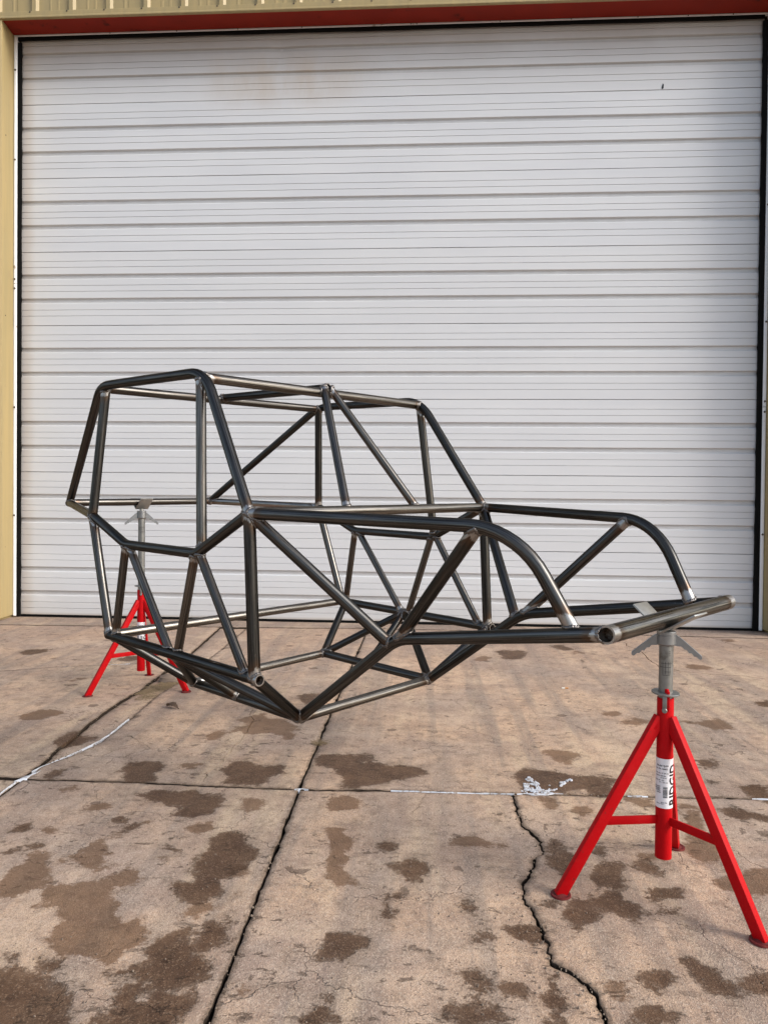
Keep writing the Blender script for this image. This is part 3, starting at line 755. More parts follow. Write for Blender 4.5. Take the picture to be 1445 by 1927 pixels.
# header flashing: face, drip lip
mb = MB()
prof = [(YF + 0.004, 5.6955), (YF - 0.023, 5.694), (YF - 0.0235, 5.690), (YF - 0.0235, 5.652), (YF - 0.029, 5.645), (YF - 0.029, 5.634), (YF - 0.012, 5.630), (YF + 0.006, 5.633)]
for j, (xa, xb) in enumerate(((-8.4, -4.30), (-4.298, -0.245), (-0.243, 3.6), (3.602, 7.4))):
    mb = MB(); v = []
    for x in (xa, xb):
        for y, z in prof: v.append((x, y, z))
    n = len(prof)
    mb.add(v, [[i, n+i, n+i+1, i+1] for i in range(n-1)])
    mb.build('header_flashing', M_TAN, bld, smooth=False)

# jamb reveals: two lengths each, lapped half way up
for s, xf, xb in ((-1, -4.0285, -4.052), (1, 3.064, 3.052)):
    for z0, z1, dx in ((0.03, 2.815, 0.0), (2.800, ZS - 0.002, 0.003)):
        mb = MB()
        o = -s*(-dx)
        th = 0.020*s
        v = []
        for z in (z0, z1):
            v += [(xf + o, YF - 0.010, z), (xb + o, 6.992, z), (xb + o + th, 6.992, z), (xf + o + 0.085*s, YF + 0.010, z), (xf + o + 0.085*s, YF - 0.010, z), (xf + o + 0.012*s, YF - 0.016, z)]
        mb.add(v, [[0, 1, 7, 6], [4, 5, 11, 10], [5, 0, 6, 11], [3, 4, 10, 9], [0, 5, 4, 3, 2, 1], [6, 7, 8, 9, 10, 11], [1, 2, 8, 7], [2, 3, 9, 8]])
        mb.build('jamb_reveal', M_TAN, bld, smooth=False)

# white retainer strips and black rubber seals round the door
def strip(name, pts, w_axis, mat, prof, parent):
    v = []; f = []
    n = len(prof)
    for p in pts:
        for a, b in prof:
            v.append((p[0] + w_axis[0]*a, p[1] + b, p[2] + w_axis[2]*a))
    for i in range(len(pts)-1):
        for j in range(n):
            k = (j+1) % n
            f.append([i*n+j, i*n+k, (i+1)*n+k, (i+1)*n+j])
    f.append(list(range(n))[::-1]); f.append([(len(pts)-1)*n + j for j in range(n)])
    return obj(name, v, f, mat, parent, smooth=False)

tp = [(0.0, 0.0), (0.0, -0.036), (0.008, -0.042), (0.022, -0.040), (0.031, -0.028), (0.031, 0.0)]
for z0, z1 in ((0.02, 3.245), (3.25, ZS - 0.003)):
    strip('seal_retainer', [(-4.050, 6.992, z0), (-4.050, 6.992, z1)], (1, 0, 0), M_TRIM, tp, bld)
for z0, z1 in ((0.02, 2.062), (2.067, ZS - 0.003)):
    strip('seal_retainer', [(3.050, 6.992, z0), (3.050, 6.992, z1)], (-1, 0, 0), M_TRIM, tp, bld)
for xa, xb in ((-4.018, -0.205), (-0.200, 3.018)):
    strip('seal_retainer', [(xa, 6.990, ZS - 0.002), (xb, 6.990, ZS - 0.002)], (0, 0, -1), M_TRIM, [(0.0, 0.0), (0.0, -0.036), (0.009, -0.036), (0.012, -0.030), (0.012, 0.0)], bld)
def wavy(x, z, bulges):
    return x + 0.003*fbm(x, z, 2.3, 1.0) + bulges
for s, xo, xi in ((-1, -4.017, -3.984), (1, 3.017, 2.976)):
    v = []; f = []
    zs = np.arange(0.012, 5.60, 0.04)
    for z in zs:
        fr = ((5.698 - z)/0.7122) % 1.0
        bul = 0.006*max(0, 1 - abs(fr - 0.335)/0.05) + 0.006*max(0, 1 - abs(fr - 0.665)/0.05)
        x = wavy(xi, z, 0) - s*bul - (0.012*s*max(0, 0.25 - z)*2 if s > 0 else 0)
        v += [(xo, 6.962, z), (x, 6.966 + 0.006*fbm(x, z, 3, 2), z), (x - s*0.003, 6.982, z), (xo, 6.990, z)]
    n = len(zs)
    for i in range(n-1):
        for j in range(4):
            k = (j+1) % 4
            f.append([i*4+j, i*4+k, i*4+4+k, i*4+4+j])
    f += [[0, 1, 2, 3], [4*n-4, 4*n-3, 4*n-2, 4*n-1]]
    obj('rubber_seal', v, f, M_RUBBER, bld, smooth=False)
v = []; f = []
xs = np.arange(-4.016, 3.018, 0.05)
for x in xs:
    lo = 5.592 + 0.006*fbm(x, 0, 1.1, 5)
    v += [(x, 6.962, 5.6195), (x, 6.966, lo), (x, 6.982, lo - 0.002), (x, 6.990, 5.6195)]
n = len(xs)
for i in range(n-1):
    for j in range(4):
        k = (j+1) % 4
        f.append([i*4+j, i*4+k, i*4+4+k, i*4+4+j])
obj('rubber_seal', v, f, M_RUBBER, bld, smooth=False)

# screws
scr = MB(); scr.lathe((0, 0, 0), (0, -1, 0), [(0, 0.0125), (0.003, 0.0125), (0.0035, 0.0075), (0.009, 0.0070)], 8, False, True)
scr_me = None
def screw(x, y, z, axis=None, size=1.0):
    global scr_me
    if scr_me is None:
        o = scr.build('screw', M_SCREW, None, smooth=False)
        scr_me = o.data
    else:
        o = bpy.data.objects.new('screw', scr_me); C.objects.link(o)
    o.parent = bld
    o.location = Vector((x, y, z)) - bld.location
    if axis: o.rotation_euler = Vector((0, -1, 0)).rotation_difference(Vector(axis)).to_euler()
    o.scale = (size,)*3
    return o
for k in range(-1, 12):
    screw(-3.755 + k*0.3535, YF - 0.0235, 5.686, None, 0.6)
for z in (1.0, 2.05, 3.20, 3.29, 4.44, 5.3):
    screw(-4.034, 6.951, z, None, 0.8)
for z in (0.9, 2.02, 2.115, 2.84, 3.9, 5.0):
    screw(3.034, 6.951, z, None, 0.8)
for x in (-3.1, -2.45, -1.86, -1.25, -0.225, -0.170, 0.6, 1.25, 1.85, 2.3, 2.7):
    screw(x, 6.9545, 5.6265, None, 0.45)
for z in (0.55, 1.6, 2.45, 2.86, 3.52, 4.72, 5.52):
    screw(-4.062, YF - 0.0145, z, None, 0.7)
for z in (0.7, 2.9, 4.6):
    screw(-4.040, 6.80, z, (1, 0.085, 0), 0.6)

# the sectional door: backing + eight embossed panels
mb = MB(); mb.box(X0 - 0.03, X1 + 0.03, YD + 0.030, YD + 0.060, 0.02, 5.66)
door = mb.build('overhead_door', M_DOOR, bld, smooth=False, attrs={'recess': ('FLOAT', [0.0]*8)})
SEC = 0.7122
DP = [(0.0, 0.013, 1), (0.0030, 0.013, 1), (0.0055, 0.0, 0), (0.1235, 0.0, 0), (0.1265, 0.0060, .75), (0.1300, 0.0, 0), (0.2055, 0.0, 0), (0.2085, 0.0060, .75), (0.2120, 0.0, 0),
      (0.300, 0.0, 0), (0.316, 0.018, .8), (0.356, 0.018, .7), (0.373, 0.0, 0), (0.4530, 0.0, 0), (0.4560, 0.0060, .75), (0.4595, 0.0, 0), (0.5325, 0.0, 0), (0.5355, 0.0060, .75), (0.5390, 0.0, 0),
      (0.627, 0.0, 0), (0.643, 0.018, .8), (0.683, 0.018, .7), (0.700, 0.0, 0), (0.7850, 0.0, 0), (0.7880, 0.0060, .75), (0.7915, 0.0, 0), (0.8660, 0.0, 0), (0.8690, 0.0060, .75), (0.8725, 0.0, 0),
      (0.9955, 0.0, 0), (0.9990, 0.013, 1)]
for s in range(8):
    zt = 0.0015 + SEC*(s+1)
    nx = 56
    v = []; f = []; rec = []
    m = len(DP)
    for i in range(nx):
        x = X0 - 0.02 + (X1 - X0 + 0.04)*i/(nx-1)
        for fr, d, rc in DP:
            z = zt - fr*SEC
            if s == 0: z = max(z, 0.030)
            oil = 0.0016*fbm(x, z, 0.8, 3.0 + s) + 0.0006*fbm(x, z, 2.6, 7.0 + s)
            wob = 0.0006*fbm(x, s*3.7 + fr*9, 1.5, 2.0)
            dent = 0.010*math.exp(-((x + 3.737)/0.012)**2 - ((z - 0.232)/0.030)**2)
            if s == 7: dent += 0.014*math.exp(-((x + 1.43)/0.10)**2 - ((z - 5.48)/0.12)**2)
            v.append((x, YD + d + oil + dent, z + wob)); rec.append(rc)
    for i in range(nx-1):
        for j in range(m-1):
            f.append([i*m+j, i*m+j+1, (i+1)*m+j+1, (i+1)*m+j])
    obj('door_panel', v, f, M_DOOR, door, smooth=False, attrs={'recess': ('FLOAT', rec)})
mb = MB(); mb.box(X0 - 0.01, X1 + 0.01, YD + 0.002, YD + 0.028, 0.006, 0.032); mb.build('bottom_seal', M_RUBBER, door, smooth=False)
mb = MB()
pts = [(0, 0.022), (0.010, 0.012), (0.008, -0.022), (-0.004, -0.030), (-0.012, -0.020), (-0.006, 0.004)]
mb.add([(2.096 + a, YD - 0.0015, 5.022 + b) for a, b in pts] + [(2.096 + a, YD + 0.004, 5.022 + b) for a, b in pts], [[5, 4, 3, 2, 1, 0]] + [[i, (i+1) % 6, 6 + (i+1) % 6, 6 + i] for i in range(6)])
mb.build('scuff_mark', M_INK, door, smooth=False)

# ------------------------------------------------------------------ tube chassis
ND = {
'C':((-2.0621,4.1185,1.1446),(-1.4556,4.8181,1.1602)),
'T':((-1.5454,3.3860,1.6985),(-0.6709,4.3946,1.7281)),
'U':((-0.8863,2.8597,1.6721),(-0.0564,3.8180,1.6885)),
'B':((-1.5884,3.3983,1.0899),(-0.6748,4.4531,1.1335)),
'D1':((-1.3400,3.1898,0.9681),(-0.4297,4.2403,0.9981)),
'D2':((-0.8962,2.8014,0.9607),(0.0181,3.8563,0.9881)),
'N':((-0.6402,2.5900,1.1227),(0.2598,3.6282,1.1459)),
'R':((-1.4466,3.2690,0.5501),(-0.5125,4.3465,0.5772)),
'M':((-1.0346,2.9425,0.5374),(-0.1317,3.9860,0.5721)),
'S':((-0.6150,2.5824,0.5344),(0.2854,3.6214,0.5617)),
'B1':((-1.0903,3.3818,0.3131),(-0.5693,3.9857,0.3397)),
'B2':((-0.5061,2.8873,0.3097),(0.0035,3.4777,0.3319)),
'K':((-0.8341,3.1430,0.3111),(-0.2961,3.7659,0.3343)),
'P':((-0.1095,2.5473,0.6942),(0.3891,3.1211,0.7031)),
'H':((0.2510,2.1343,1.0967),(0.8384,2.8116,1.1092)),
'E':((0.4040,2.0759,0.8092),(0.9253,2.6767,0.8226)),
'G':((0.4673,1.9751,0.8229),(1.0349,2.6274,0.8322)),
'Q':((0.1412,2.1900,1.0989),(0.7677,2.9123,1.1111)),
'Dt':((-0.9034,2.8608,1.6419),(-0.0586,3.8354,1.6676)),
'W':((-0.8772,2.8011,0.9795),(0.0205,3.8370,1.0083)),
'Bt':((-1.5205,3.3864,1.6940),(-0.6678,4.3701,1.7202)),
'X':((-0.3322,2.9536,1.1331),(-0.0563,3.2717,1.1371)),
}
def nd(k, s): return Vector(ND[k][s])
def lerp(a, b, t): return a + (b - a)*t
def onseg(p, a, b):
    t = (p - a).dot(b - a)/(b - a).length_squared
    return lerp(a, b, t)

TUBES = []   # name, polyline, radius, {corner index: tangent length}, open ends
def T(name, pts, r=0.0210, fil=None, opens=(False, False)):
    TUBES.append(dict(name=name, pts=[Vector(p) for p in pts], r=r, fil=fil or {}, opens=opens))

RV = 0.0178
ga, gb = nd('G', 0), nd('G', 1)
T('front_crossmember', [ga, gb], 0.0252, opens=(True, True))
for s in (0, 1):
    g = onseg(nd('G', s), ga, gb)
    g = lerp(g, onseg(g, ga, gb), 1.0)
    inner = lerp(ga, gb, 0.012 if s == 0 else 0.972)
    T('frame_rail', [nd('B2', s), nd('P', s), inner], 0.0215, {1: 0.055})
    T('roof_hoop', [nd('N', s), nd('U', s), nd('T', s), nd('C', s)], 0.0212, {1: 0.100, 2: 0.080})
    rk = nd('S', s) + (nd('S', s) - nd('R', s)).normalized()*0.030
    T('rocker_tube', [nd('R', s) - (nd('S', s) - nd('R', s)).normalized()*0.012, rk], 0.0212, opens=(True, True))
T('rear_crossbar', [nd('C', 0), nd('C', 1)])
T('dash_bar', [nd('N', 0), nd('N', 1)])
def arc_mid(k, a, b, L, s):
    p, q, r = nd(k, s), nd(a, s), nd(b, s)
    u, v = (q-p).normalized(), (r-p).normalized()
    an = u.angle(v); bis = (u+v).normalized()
    rad = L*math.tan(an/2)
    return p + bis*(L/math.cos(an/2) - rad)
T('windshield_header', [arc_mid('U', 'N', 'T', 0.100, 0), arc_mid('U', 'N', 'T', 0.100, 1)])
T('roof_crossbar', [arc_mid('T', 'U', 'C', 0.080, 0), arc_mid('T', 'U', 'C', 0.080, 1)])
T('rear_floor_bar', [nd('R', 0), nd('R', 1)])
T('belly_bar', [nd('B2', 0), nd('B2', 1)], 0.0205)
for s in (0, 1):
    T('hood_tube', [nd('N', s), nd('H', s), nd('E', s)], 0.0210, {1: 0.155})
    T('door_bar', [nd('B', s), nd('D1', s), nd('D2', s), nd('N', s)], 0.0205, {1: 0.03, 2: 0.03})
    T('cowl_post', [nd('N', s), nd('S', s)], 0.0222)
    T('rear_pillar', [nd('Bt', s), nd('B', s)], 0.0212)
    T('hoop_link', [nd('C', s), nd('B', s)], 0.0205)
    T('lower_post', [nd('B', s), nd('R', s)], 0.0205)
    T('door_post', [nd('Dt', s), nd('W', s)], 0.0202)
    T('belly_rail', [nd('B1', s), nd('B2', s)], 0.0205)
T('belly_bar', [nd('B1', 0), nd('B1', 1)], 0.0200)
mT = lerp(nd('T', 0), nd('T', 1), 0.5); mU = lerp(nd('U', 0), nd('U', 1), 0.5)
T('roof_spine', [mT, mU], 0.0205)
for s in (0, 1):
    R_, M_, S_, D1, D2, N_ = (nd(k, s) for k in ('R', 'M', 'S', 'D1', 'D2', 'N'))
    T('sill_strut', [S_, nd('B2', s)], 0.0205)
    T('cowl_brace', [N_, lerp(nd('P', s), nd('B2', s), 0.06)], 0.0210)
    T('hood_brace', [nd('Q', s), lerp(nd('P', s), nd('G', s), 0.015)], 0.0212)
    T('floor_brace', [lerp(R_, S_, 0.03), nd('B1', s)], 0.0200)
    T('floor_brace', [M_, nd('B2', s)], 0.0200)
    T('floor_brace', [M_, nd('B1', s)], 0.0185)
    T('floor_brace', [M_, onseg(nd('K', s), nd('B1', s), nd('B2', s))], 0.0185)
    T('door_brace', [lerp(D1, D2, -0.0), lerp(R_, M_, 0.10 if s == 0 else 0.06)], RV)
    T('door_brace', [lerp(D1, D2, 0.045), lerp(M_, R_, 0.045)], RV)
    T('door_brace', [lerp(D2, D1, 0.02), lerp(M_, S_, 0.05)], RV)
    T('door_brace', [lerp(D2, N_, 0.045), lerp(S_, M_, 0.09)], RV)
    T('windshield_brace', [lerp(mU, nd('U', s), 0.03), nd('X', s)], RV)

def path(t):
    """rounded centre line as a list of points"""
    P = t['pts']; out = [P[0]]
    for i in range(1, len(P)-1):
        L = t['fil'].get(i, 0.03)
        a = (P[i-1]-P[i]).normalized(); b = (P[i+1]-P[i]).normalized()
        p0 = P[i] + a*L; p1 = P[i] + b*L
        ang = a.angle(b); bis = (a + b).normalized()
        rad = L*math.tan(ang/2)
        cc = P[i] + bis*(L/math.cos(ang/2))
        u = p0 - cc; w = p1 - cc
        n = 9
        tot = math.pi - ang
        ax = u.cross(w).normalized()
        for k in range(n+1):
            out.append(cc + Matrix.Rotation(tot*k/n, 3, ax) @ u)
    out.append(P[-1])
    return out

for t in TUBES:
    t['path'] = path(t)

def inside_any(pts, parents):
    """pts (n,3): is each inside any of the parent tubes?"""
    res = np.zeros(len(pts), bool)
    for t in parents:
        Q = np.array([tuple(p) for p in t['path']])
        a = Q[:-1]; b = Q[1:]
        d = b - a; L = (d*d).sum(1)
        w = pts[:, None, :] - a[None]
        tt = (w*d[None]).sum(2)/L[None]
        if t['opens'][0] is False: pass
        tt = np.clip(tt, 0, 1)
        q = w - tt[..., None]*d[None]
        res |= ((q*q).sum(2) < t['r']**2).any(1)
    return res

def seg_point_dist(t, p):
    return min((p - lerp(a, b, max(0, min(1, (p-a).dot(b-a)/(b-a).length_squared)))).length for a, b in zip(t['path'][:-1], t['path'][1:]))

cen = Vector((-0.35, 3.1, 0.29))
chassis = empty('tube_chassis', cen, 'bare dark steel tube buggy chassis held off the ground by two red stands', 'vehicle frame')
NS = 22
# cross tubes and some posts and braces get lighter steel tones, the long ones carry dark mill scale
TONE = {'front_crossmember': M_STEEL_BRIGHT, 'rear_floor_bar': M_STEEL_BRIGHT, 'belly_bar': M_STEEL_BRIGHT, 'windshield_header': M_STEEL_BRIGHT, 'dash_bar': M_STEEL_BRIGHT,
        'roof_crossbar': M_STEEL_MID, 'rear_crossbar': M_STEEL_MID, 'windshield_brace': M_STEEL_MID, 'door_post': M_STEEL_MID, 'lower_post': M_STEEL_MID, 'hoop_link': M_STEEL_BRIGHT,
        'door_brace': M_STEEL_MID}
bead_count = 0
for ti, t in enumerate(TUBES):
    ctr = t['path']
    # resample the straight runs
    pts = [ctr[0]]
    for a, b in zip(ctr[:-1], ctr[1:]):
        L = (b-a).length
        n = max(1, int(L/(0.012 if t['name'] == 'rocker_tube' else 0.10)))
        for k in range(1, n+1): pts.append(lerp(a, b, k/n))
    total = sum((b-a).length for a, b in zip(pts[:-1], pts[1:]))
    # end insets so that the coped rings have room
    def cut(seq, d):
        acc = 0; seq = list(seq)
        while len(seq) > 2 and (seq[1]-seq[0]).length <= d - acc + 1e-6:
            acc += (seq[1]-seq[0]).length; seq.pop(0)
        seq[0] = seq[0] + (seq[1]-seq[0]).normalized()*(d - acc)
        return seq
    d_in = min(0.13, total*0.4)
    e0, e1 = pts[0].copy(), pts[-1].copy()
    dir0 = (pts[1]-pts[0]).normalized(); dir1 = (pts[-2]-pts[-1]).normalized()
    inner = cut(pts, d_in); inner = cut(inner[::-1], d_in)[::-1]
    # frames by parallel transport
    tang = [dir0]
    for i in range(len(inner)):
        a = inner[max(0, i-1)]; b = inner[min(len(inner)-1, i+1)]
        tang.append((b-a).normalized())
    tang.append(-dir1)
    u = dir0.orthogonal().normalized()
    frames = []
    for k, tg in enumerate(tang):
        u = (u - tg*u.dot(tg)).normalized()
        frames.append((u.copy(), tg.cross(u).normalized()))
    ang = [2*math.pi*k/NS for k in range(NS)]
    rings = []; dist = []; along = []
    ends = []
    for side, (e, dr, fr) in enumerate(((e0, dir0, frames[0]), (e1, dir1, frames[-1]))):
        parents = [q for q in TUBES[:ti] if seg_point_dist(q, e) < q['r'] + 0.045]
        offs = [fr[0]*math.cos(a)*t['r'] + fr[1]*math.sin(a)*t['r'] for a in ang]
        sk = [0.0]*NS; hit = [False]*NS
        if parents:
            smax = d_in - 0.012
            S = np.arange(0, smax, 0.0015)
            for k in range(NS):
                p0 = np.array(e + offs[k]); ray = p0[None] + S[:, None]*np.array(dr)[None]
                ins = inside_any(ray, parents)
                if ins.any():
                    j = int(np.where(ins)[0].max())
                    sk[k] = float(min(S[j] + 0.001, smax)); hit[k] = True
                else:
                    sk[k] = 0.0
        ends.append((e, dr, offs, sk, hit))
    def end_rings(side):
        e, dr, offs, sk, hit = ends[side]
        out = []
        for fr_ in (0.0, 0.12, 0.28, 0.5, 0.75):
            out.append(([e + offs[k] + dr*(sk[k] + (d_in - sk[k])*fr_) for k in range(NS)], [(d_in - sk[k])*fr_ for k in range(NS)], [sk[k] + (d_in - sk[k])*fr_ for k in range(NS)]))
        return out
    for r_, d_, a_ in end_rings(0):
        rings.append(r_); dist.append(d_); along.append(a_)
    acc = d_in
    for i, p in enumerate(inner):
        if i: acc += (p - inner[i-1]).length
        f_ = frames[i+1]
        rings.append([p + f_[0]*math.cos(a)*t['r'] + f_[1]*math.sin(a)*t['r'] for a in ang])
        dm = min(acc, total - acc)
        dist.append([dm]*NS); along.append([acc]*NS)
    for r_, d_, a_ in end_rings(1)[::-1]:
        rings.append(r_); dist.append(d_); along.append([total - q for q in a_])
    V = []; D = []; A = []
    for r_, d_, a_ in zip(rings, dist, along):
        for k in range(NS):
            V.append(r_[k]); D.append(d_[k]); A.append((math.cos(ang[k]), math.sin(ang[k]), a_[k]))
    nr = len(rings)
    F = []
    for i in range(nr-1):
        for k in range(NS):
            k2 = (k+1) % NS
            F.append([i*NS+k, i*NS+k2, (i+1)*NS+k2, (i+1)*NS+k])
    # welded joints here and there were ground back to bright metal, most were not
    rnd = random.Random(ti*13 + 5)
    half = nr//2
    shift = [rnd.choice((0.0, 0.0, 0.012, 0.03)), rnd.choice((0.0, 0.0, 0.012, 0.03))]
    if t['name'] in ('hood_tube', 'hood_brace', 'front_crossmember'): shift = [-0.012, -0.018]
    for i in range(len(V)):
        D[i] += shift[0] if i//NS < half else shift[1]
    if t['name'] == 'rocker_tube' and ti < 4:
        # two spots where the grinder touched the tube
        for fr_, hw in ((0.135, 0.040), (0.765, 0.045)):
            c_ = lerp(e0, e1, fr_); up_ = Vector((0.25, -0.55, 0.80)).normalized()
            for i in range(len(V)):
                w_ = V[i] - c_
                al = abs(w_.dot(dir0)); no = (w_ - dir0*w_.dot(dir0)).normalized()
                if al < hw and no.dot(up_) > 0.80: D[i] = min(D[i], 0.016 + 0.02*(al/hw))
    # open ends show the wall and the bore
    for side in (0, 1):
        if not t['opens'][side]: continue
        ring0 = 0 if side == 0 else (nr-1)*NS
        e, dr = (e0, dir0) if side == 0 else (e1, dir1)
        b = len(V)
        for depth, rr in ((0.0, 0.78), (0.028, 0.76)):
            for k in range(NS):
                base_off = (V[ring0 + k] - e)
                V.append(e + base_off*rr + dr*depth); D.append(0.0 if depth == 0 else 0.03); A.append((math.cos(ang[k]), math.sin(ang[k]), depth))
        for k in range(NS):
            k2 = (k+1) % NS
            q = [[ring0+k, ring0+k2, b+k2, b+k], [b+k, b+k2, b+NS+k2, b+NS+k]]
            F += q if side else [x[::-1] for x in q]
        F.append([b+NS+k for k in range(NS)])
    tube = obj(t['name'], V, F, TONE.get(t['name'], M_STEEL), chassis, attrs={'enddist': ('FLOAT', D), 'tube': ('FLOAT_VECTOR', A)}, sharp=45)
    # weld bead along the coped joint
    for side in (0, 1):
        e, dr, offs, sk, hit = ends[side]
        if sum(hit) < NS*0.5 or t['opens'][side]: continue
        loop = []
        M2 = NS*3
        for k in range(M2):
            i0 = k//3; i1 = (i0+1) % NS; tt = (k % 3)/3
            o0 = offs[i0].lerp(offs[i1], tt).normalized()*t['r']
            loop.append((e + o0 + dr*(sk[i0]*(1-tt) + sk[i1]*tt), o0.normalized()))
        BV = []; BF = []; nb = 6
        for k in range(M2):
            p, no = loop[k]
            tg = (loop[(k+1) % M2][0] - loop[k-1][0]).normalized()
            bi = tg.cross(no).normalized(); n2 = bi.cross(tg)
            w = 0.0052 + 0.0011*math.sin(k*2.1 + ti) + 0.0008*math.sin(k*0.9)
            for q in range(nb):
                a = 2*math.pi*q/nb
                BV.append(p + bi*math.cos(a)*w*1.25 + n2*math.sin(a)*w*0.75)
        for k in range(M2):
            k2 = (k+1) % M2
            for q in range(nb):
                q2 = (q+1) % nb
                BF.append([k*nb+q, k*nb+q2, k2*nb+q2, k2*nb+q])
        obj('weld_bead', BV, BF, M_WELD, tube)
# ------------------------------------------------------------------ pipe stands
def text_mesh(body, size, align='RIGHT', bold=0.0):
    cu = bpy.data.curves.new('t', 'FONT')
    cu.body = body; cu.size = size; cu.align_x = align; cu.align_y = 'CENTER'; cu.resolution_u = 2; cu.offset = bold
    o = bpy.data.objects.new('t', cu); C.objects.link(o)
    bpy.context.view_layer.update()
    dg = bpy.context.evaluated_depsgraph_get()
    me = bpy.data.meshes.new_from_object(o.evaluated_get(dg))
    bpy.data.objects.remove(o); bpy.data.curves.remove(cu)
    v = [p.co.copy() for p in me.vertices]; f = [list(p.vertices) for p in me.polygons]
    bpy.data.meshes.remove(me)
    return v, f

def pipe_stand(ax, feet, hz, head, label, lettering):
    """ax: column axis; feet: three ground points; hz: heights; head: V plates"""
    ax = Vector((ax[0], ax[1], 0))
    st = empty('pipe_stand', ax, label, 'pipe stand', 'red pipe stands under the chassis')
    Z = Vector((0, 0, 1))
    R = 0.0238
    view = Vector((-ax.x, -ax.y, 0)).normalized()       # towards the photographer
    side = Z.cross(view).normalized()                   # to the right as seen from there
    mb = MB()
    mb.lathe(ax, Z, [(hz['pipe0'], R-0.004), (hz['pipe0'], R), (hz['pipe0']+0.002, R+0.0003), (hz['pipe1']-0.002, R+0.0003), (hz['pipe1'], R), (hz['pipe1'], R-0.004), (hz['pipe1']-0.03, R-0.0045)], 32, True, False)
    col = mb.build('column', M_RED, st, sharp=40)
    for fp in feet:
        f3 = Vector((fp[0], fp[1], 0.0))
        rad = Vector((fp[0]-ax.x, fp[1]-ax.y, 0)).normalized()
        top = ax + rad*(R-0.004) + Z*hz['leg']
        bot = f3 + Z*0.010
        d = (top - bot).normalized(); tanv = Z.cross(rad).normalized(); nrm = d.cross(tanv).normalized()
        mb = MB(); mb.obox((top+bot)/2, d, nrm, tanv, (top-bot).length/2 + 0.008, 0.0165, 0.0115, 0.003)
        leg = mb.build('leg', M_RED, st, sharp=35)
        mb = MB(); mb.lathe(f3 + Z*0.0005, Z, [(0, 0.024), (0.0, 0.0285), (0.003, 0.0305), (0.0075, 0.0295), (0.0085, 0.0255), (0.006, 0.020), (0.012, 0.012)], 26, True, True)
        mb.build('foot_pad', M_PAD, leg, sharp=40)
        # weld fillet where the leg meets the column
        mb = MB(); mb.obox(ax + rad*(R+0.004) + Z*(hz['leg']-0.012), d, nrm, tanv, 0.020, 0.006, 0.0119, 0.003)
        mb.build('weld_fillet', M_RED, leg, sharp=50)
        t = (hz['brace'] - bot.z)/(top.z - bot.z)
        pl = bot.lerp(top, t); pc = ax + rad*(R-0.002) + Z*hz['brace']
        q = (pl - pc); ql = q.length; q.normalize()
        mb = MB(); mb.obox((pl+pc)/2, q, Z, tanv, ql/2, 0.0125, 0.0035, 0.0012)
        mb.build('brace', M_RED, st, sharp=35)
    # inner post, height ring, locking lever
    r2 = 0.0205
    mb = MB(); mb.lathe(ax, Z, [(hz['pipe1']-0.05, r2), (hz['nut0']+0.02, r2)], 28, True, True)
    mb.build('inner_post', M_ZINC, st, sharp=40)
    mk = MB()
    rp = r2 + 0.0004
    def arc(a0, a1, z0_, z1_):
        n = max(2, int((a1-a0)/0.2)); q = []
        for zz in (z0_, z1_):
            for i in range(n+1):
                a = a0 + (a1-a0)*i/n
                q.append(ax + (view*math.cos(a) + side*math.sin(a))*rp + Z*zz)
        mk.add(q, [[i, i+1, n+2+i, n+1+i] for i in range(n)])
    zm = hz['nut0'] - 0.020
    for dz, a0, a1 in ((0.0, 0.35, 0.62), (-0.006, 0.40, 0.60), (-0.012, 0.44, 0.54), (-0.036, -0.75, 0.9), (-0.047, -0.9, 0.75), (-0.0605, -0.2, 0.8), (-0.071, -0.5, 0.5)):
        arc(a0, a1, zm + dz, zm + dz + 0.0011)
    for a in (-0.45, -0.1, 0.3, 0.55):
        arc(a, a + 0.045, zm - 0.068, zm - 0.030)
    mk.build('ink_marking', M_INK, st, smooth=False)
    tilt = (Z + side*0.05 + view*0.03).normalized()
    mb = MB(); mb.lathe(ax + Z*hz['ring'], tilt, [(-0.0028, 0.0208), (-0.0028, 0.039), (-0.0015, 0.0405), (0.0015, 0.0405), (0.0028, 0.039), (0.0028, 0.0208)], 36, False, False)
    mb.build('height_ring', M_ZINC, st, sharp=35)
    lv = ax + view*(R+0.004) - side*0.002
    mb = MB(); mb.obox(lv + Z*(hz['ring']-0.027), Z, side, view, 0.024, 0.0062, 0.0028, 0.0015)
    mb.lathe(lv + Z*(hz['ring']-0.048) - view*0.006, view, [(0, 0.0075), (0.009, 0.0075), (0.0105, 0.006)], 14)
    mb.build('lock_lever', M_ZINC, st, sharp=40)
    mb = MB(); mb.obox(ax + view*(R-0.001) + side*0.007 + Z*(hz['ring']-0.020), Z, side, view, 0.030, 0.005, 0.004, 0.002)
    mb.lathe(ax + view*(R-0.004) + side*0.0035 + Z*(hz['ring']+0.004), Z, [(0, 0.006), (0.010, 0.006), (0.012, 0.004)], 12)
    mb.build('lever_lug', M_RED, st, sharp=40)
    # screw nut with two grip arms
    n0, n1 = hz['nut0'], hz['nut1']
    mb = MB(); mb.lathe(ax, Z, [(n0-0.004, 0.0225), (n0, 0.0272), (n0+0.002, 0.0282), (n1-0.013, 0.0282), (n1-0.0122, 0.0266), (n1-0.0105, 0.0266), (n1-0.0098, 0.0278), (n1-0.002, 0.0278), (n1, 0.0262), (n1, 0.013)], 32, True, True)
    nut = mb.build('screw_nut', M_CAST, st, sharp=25)
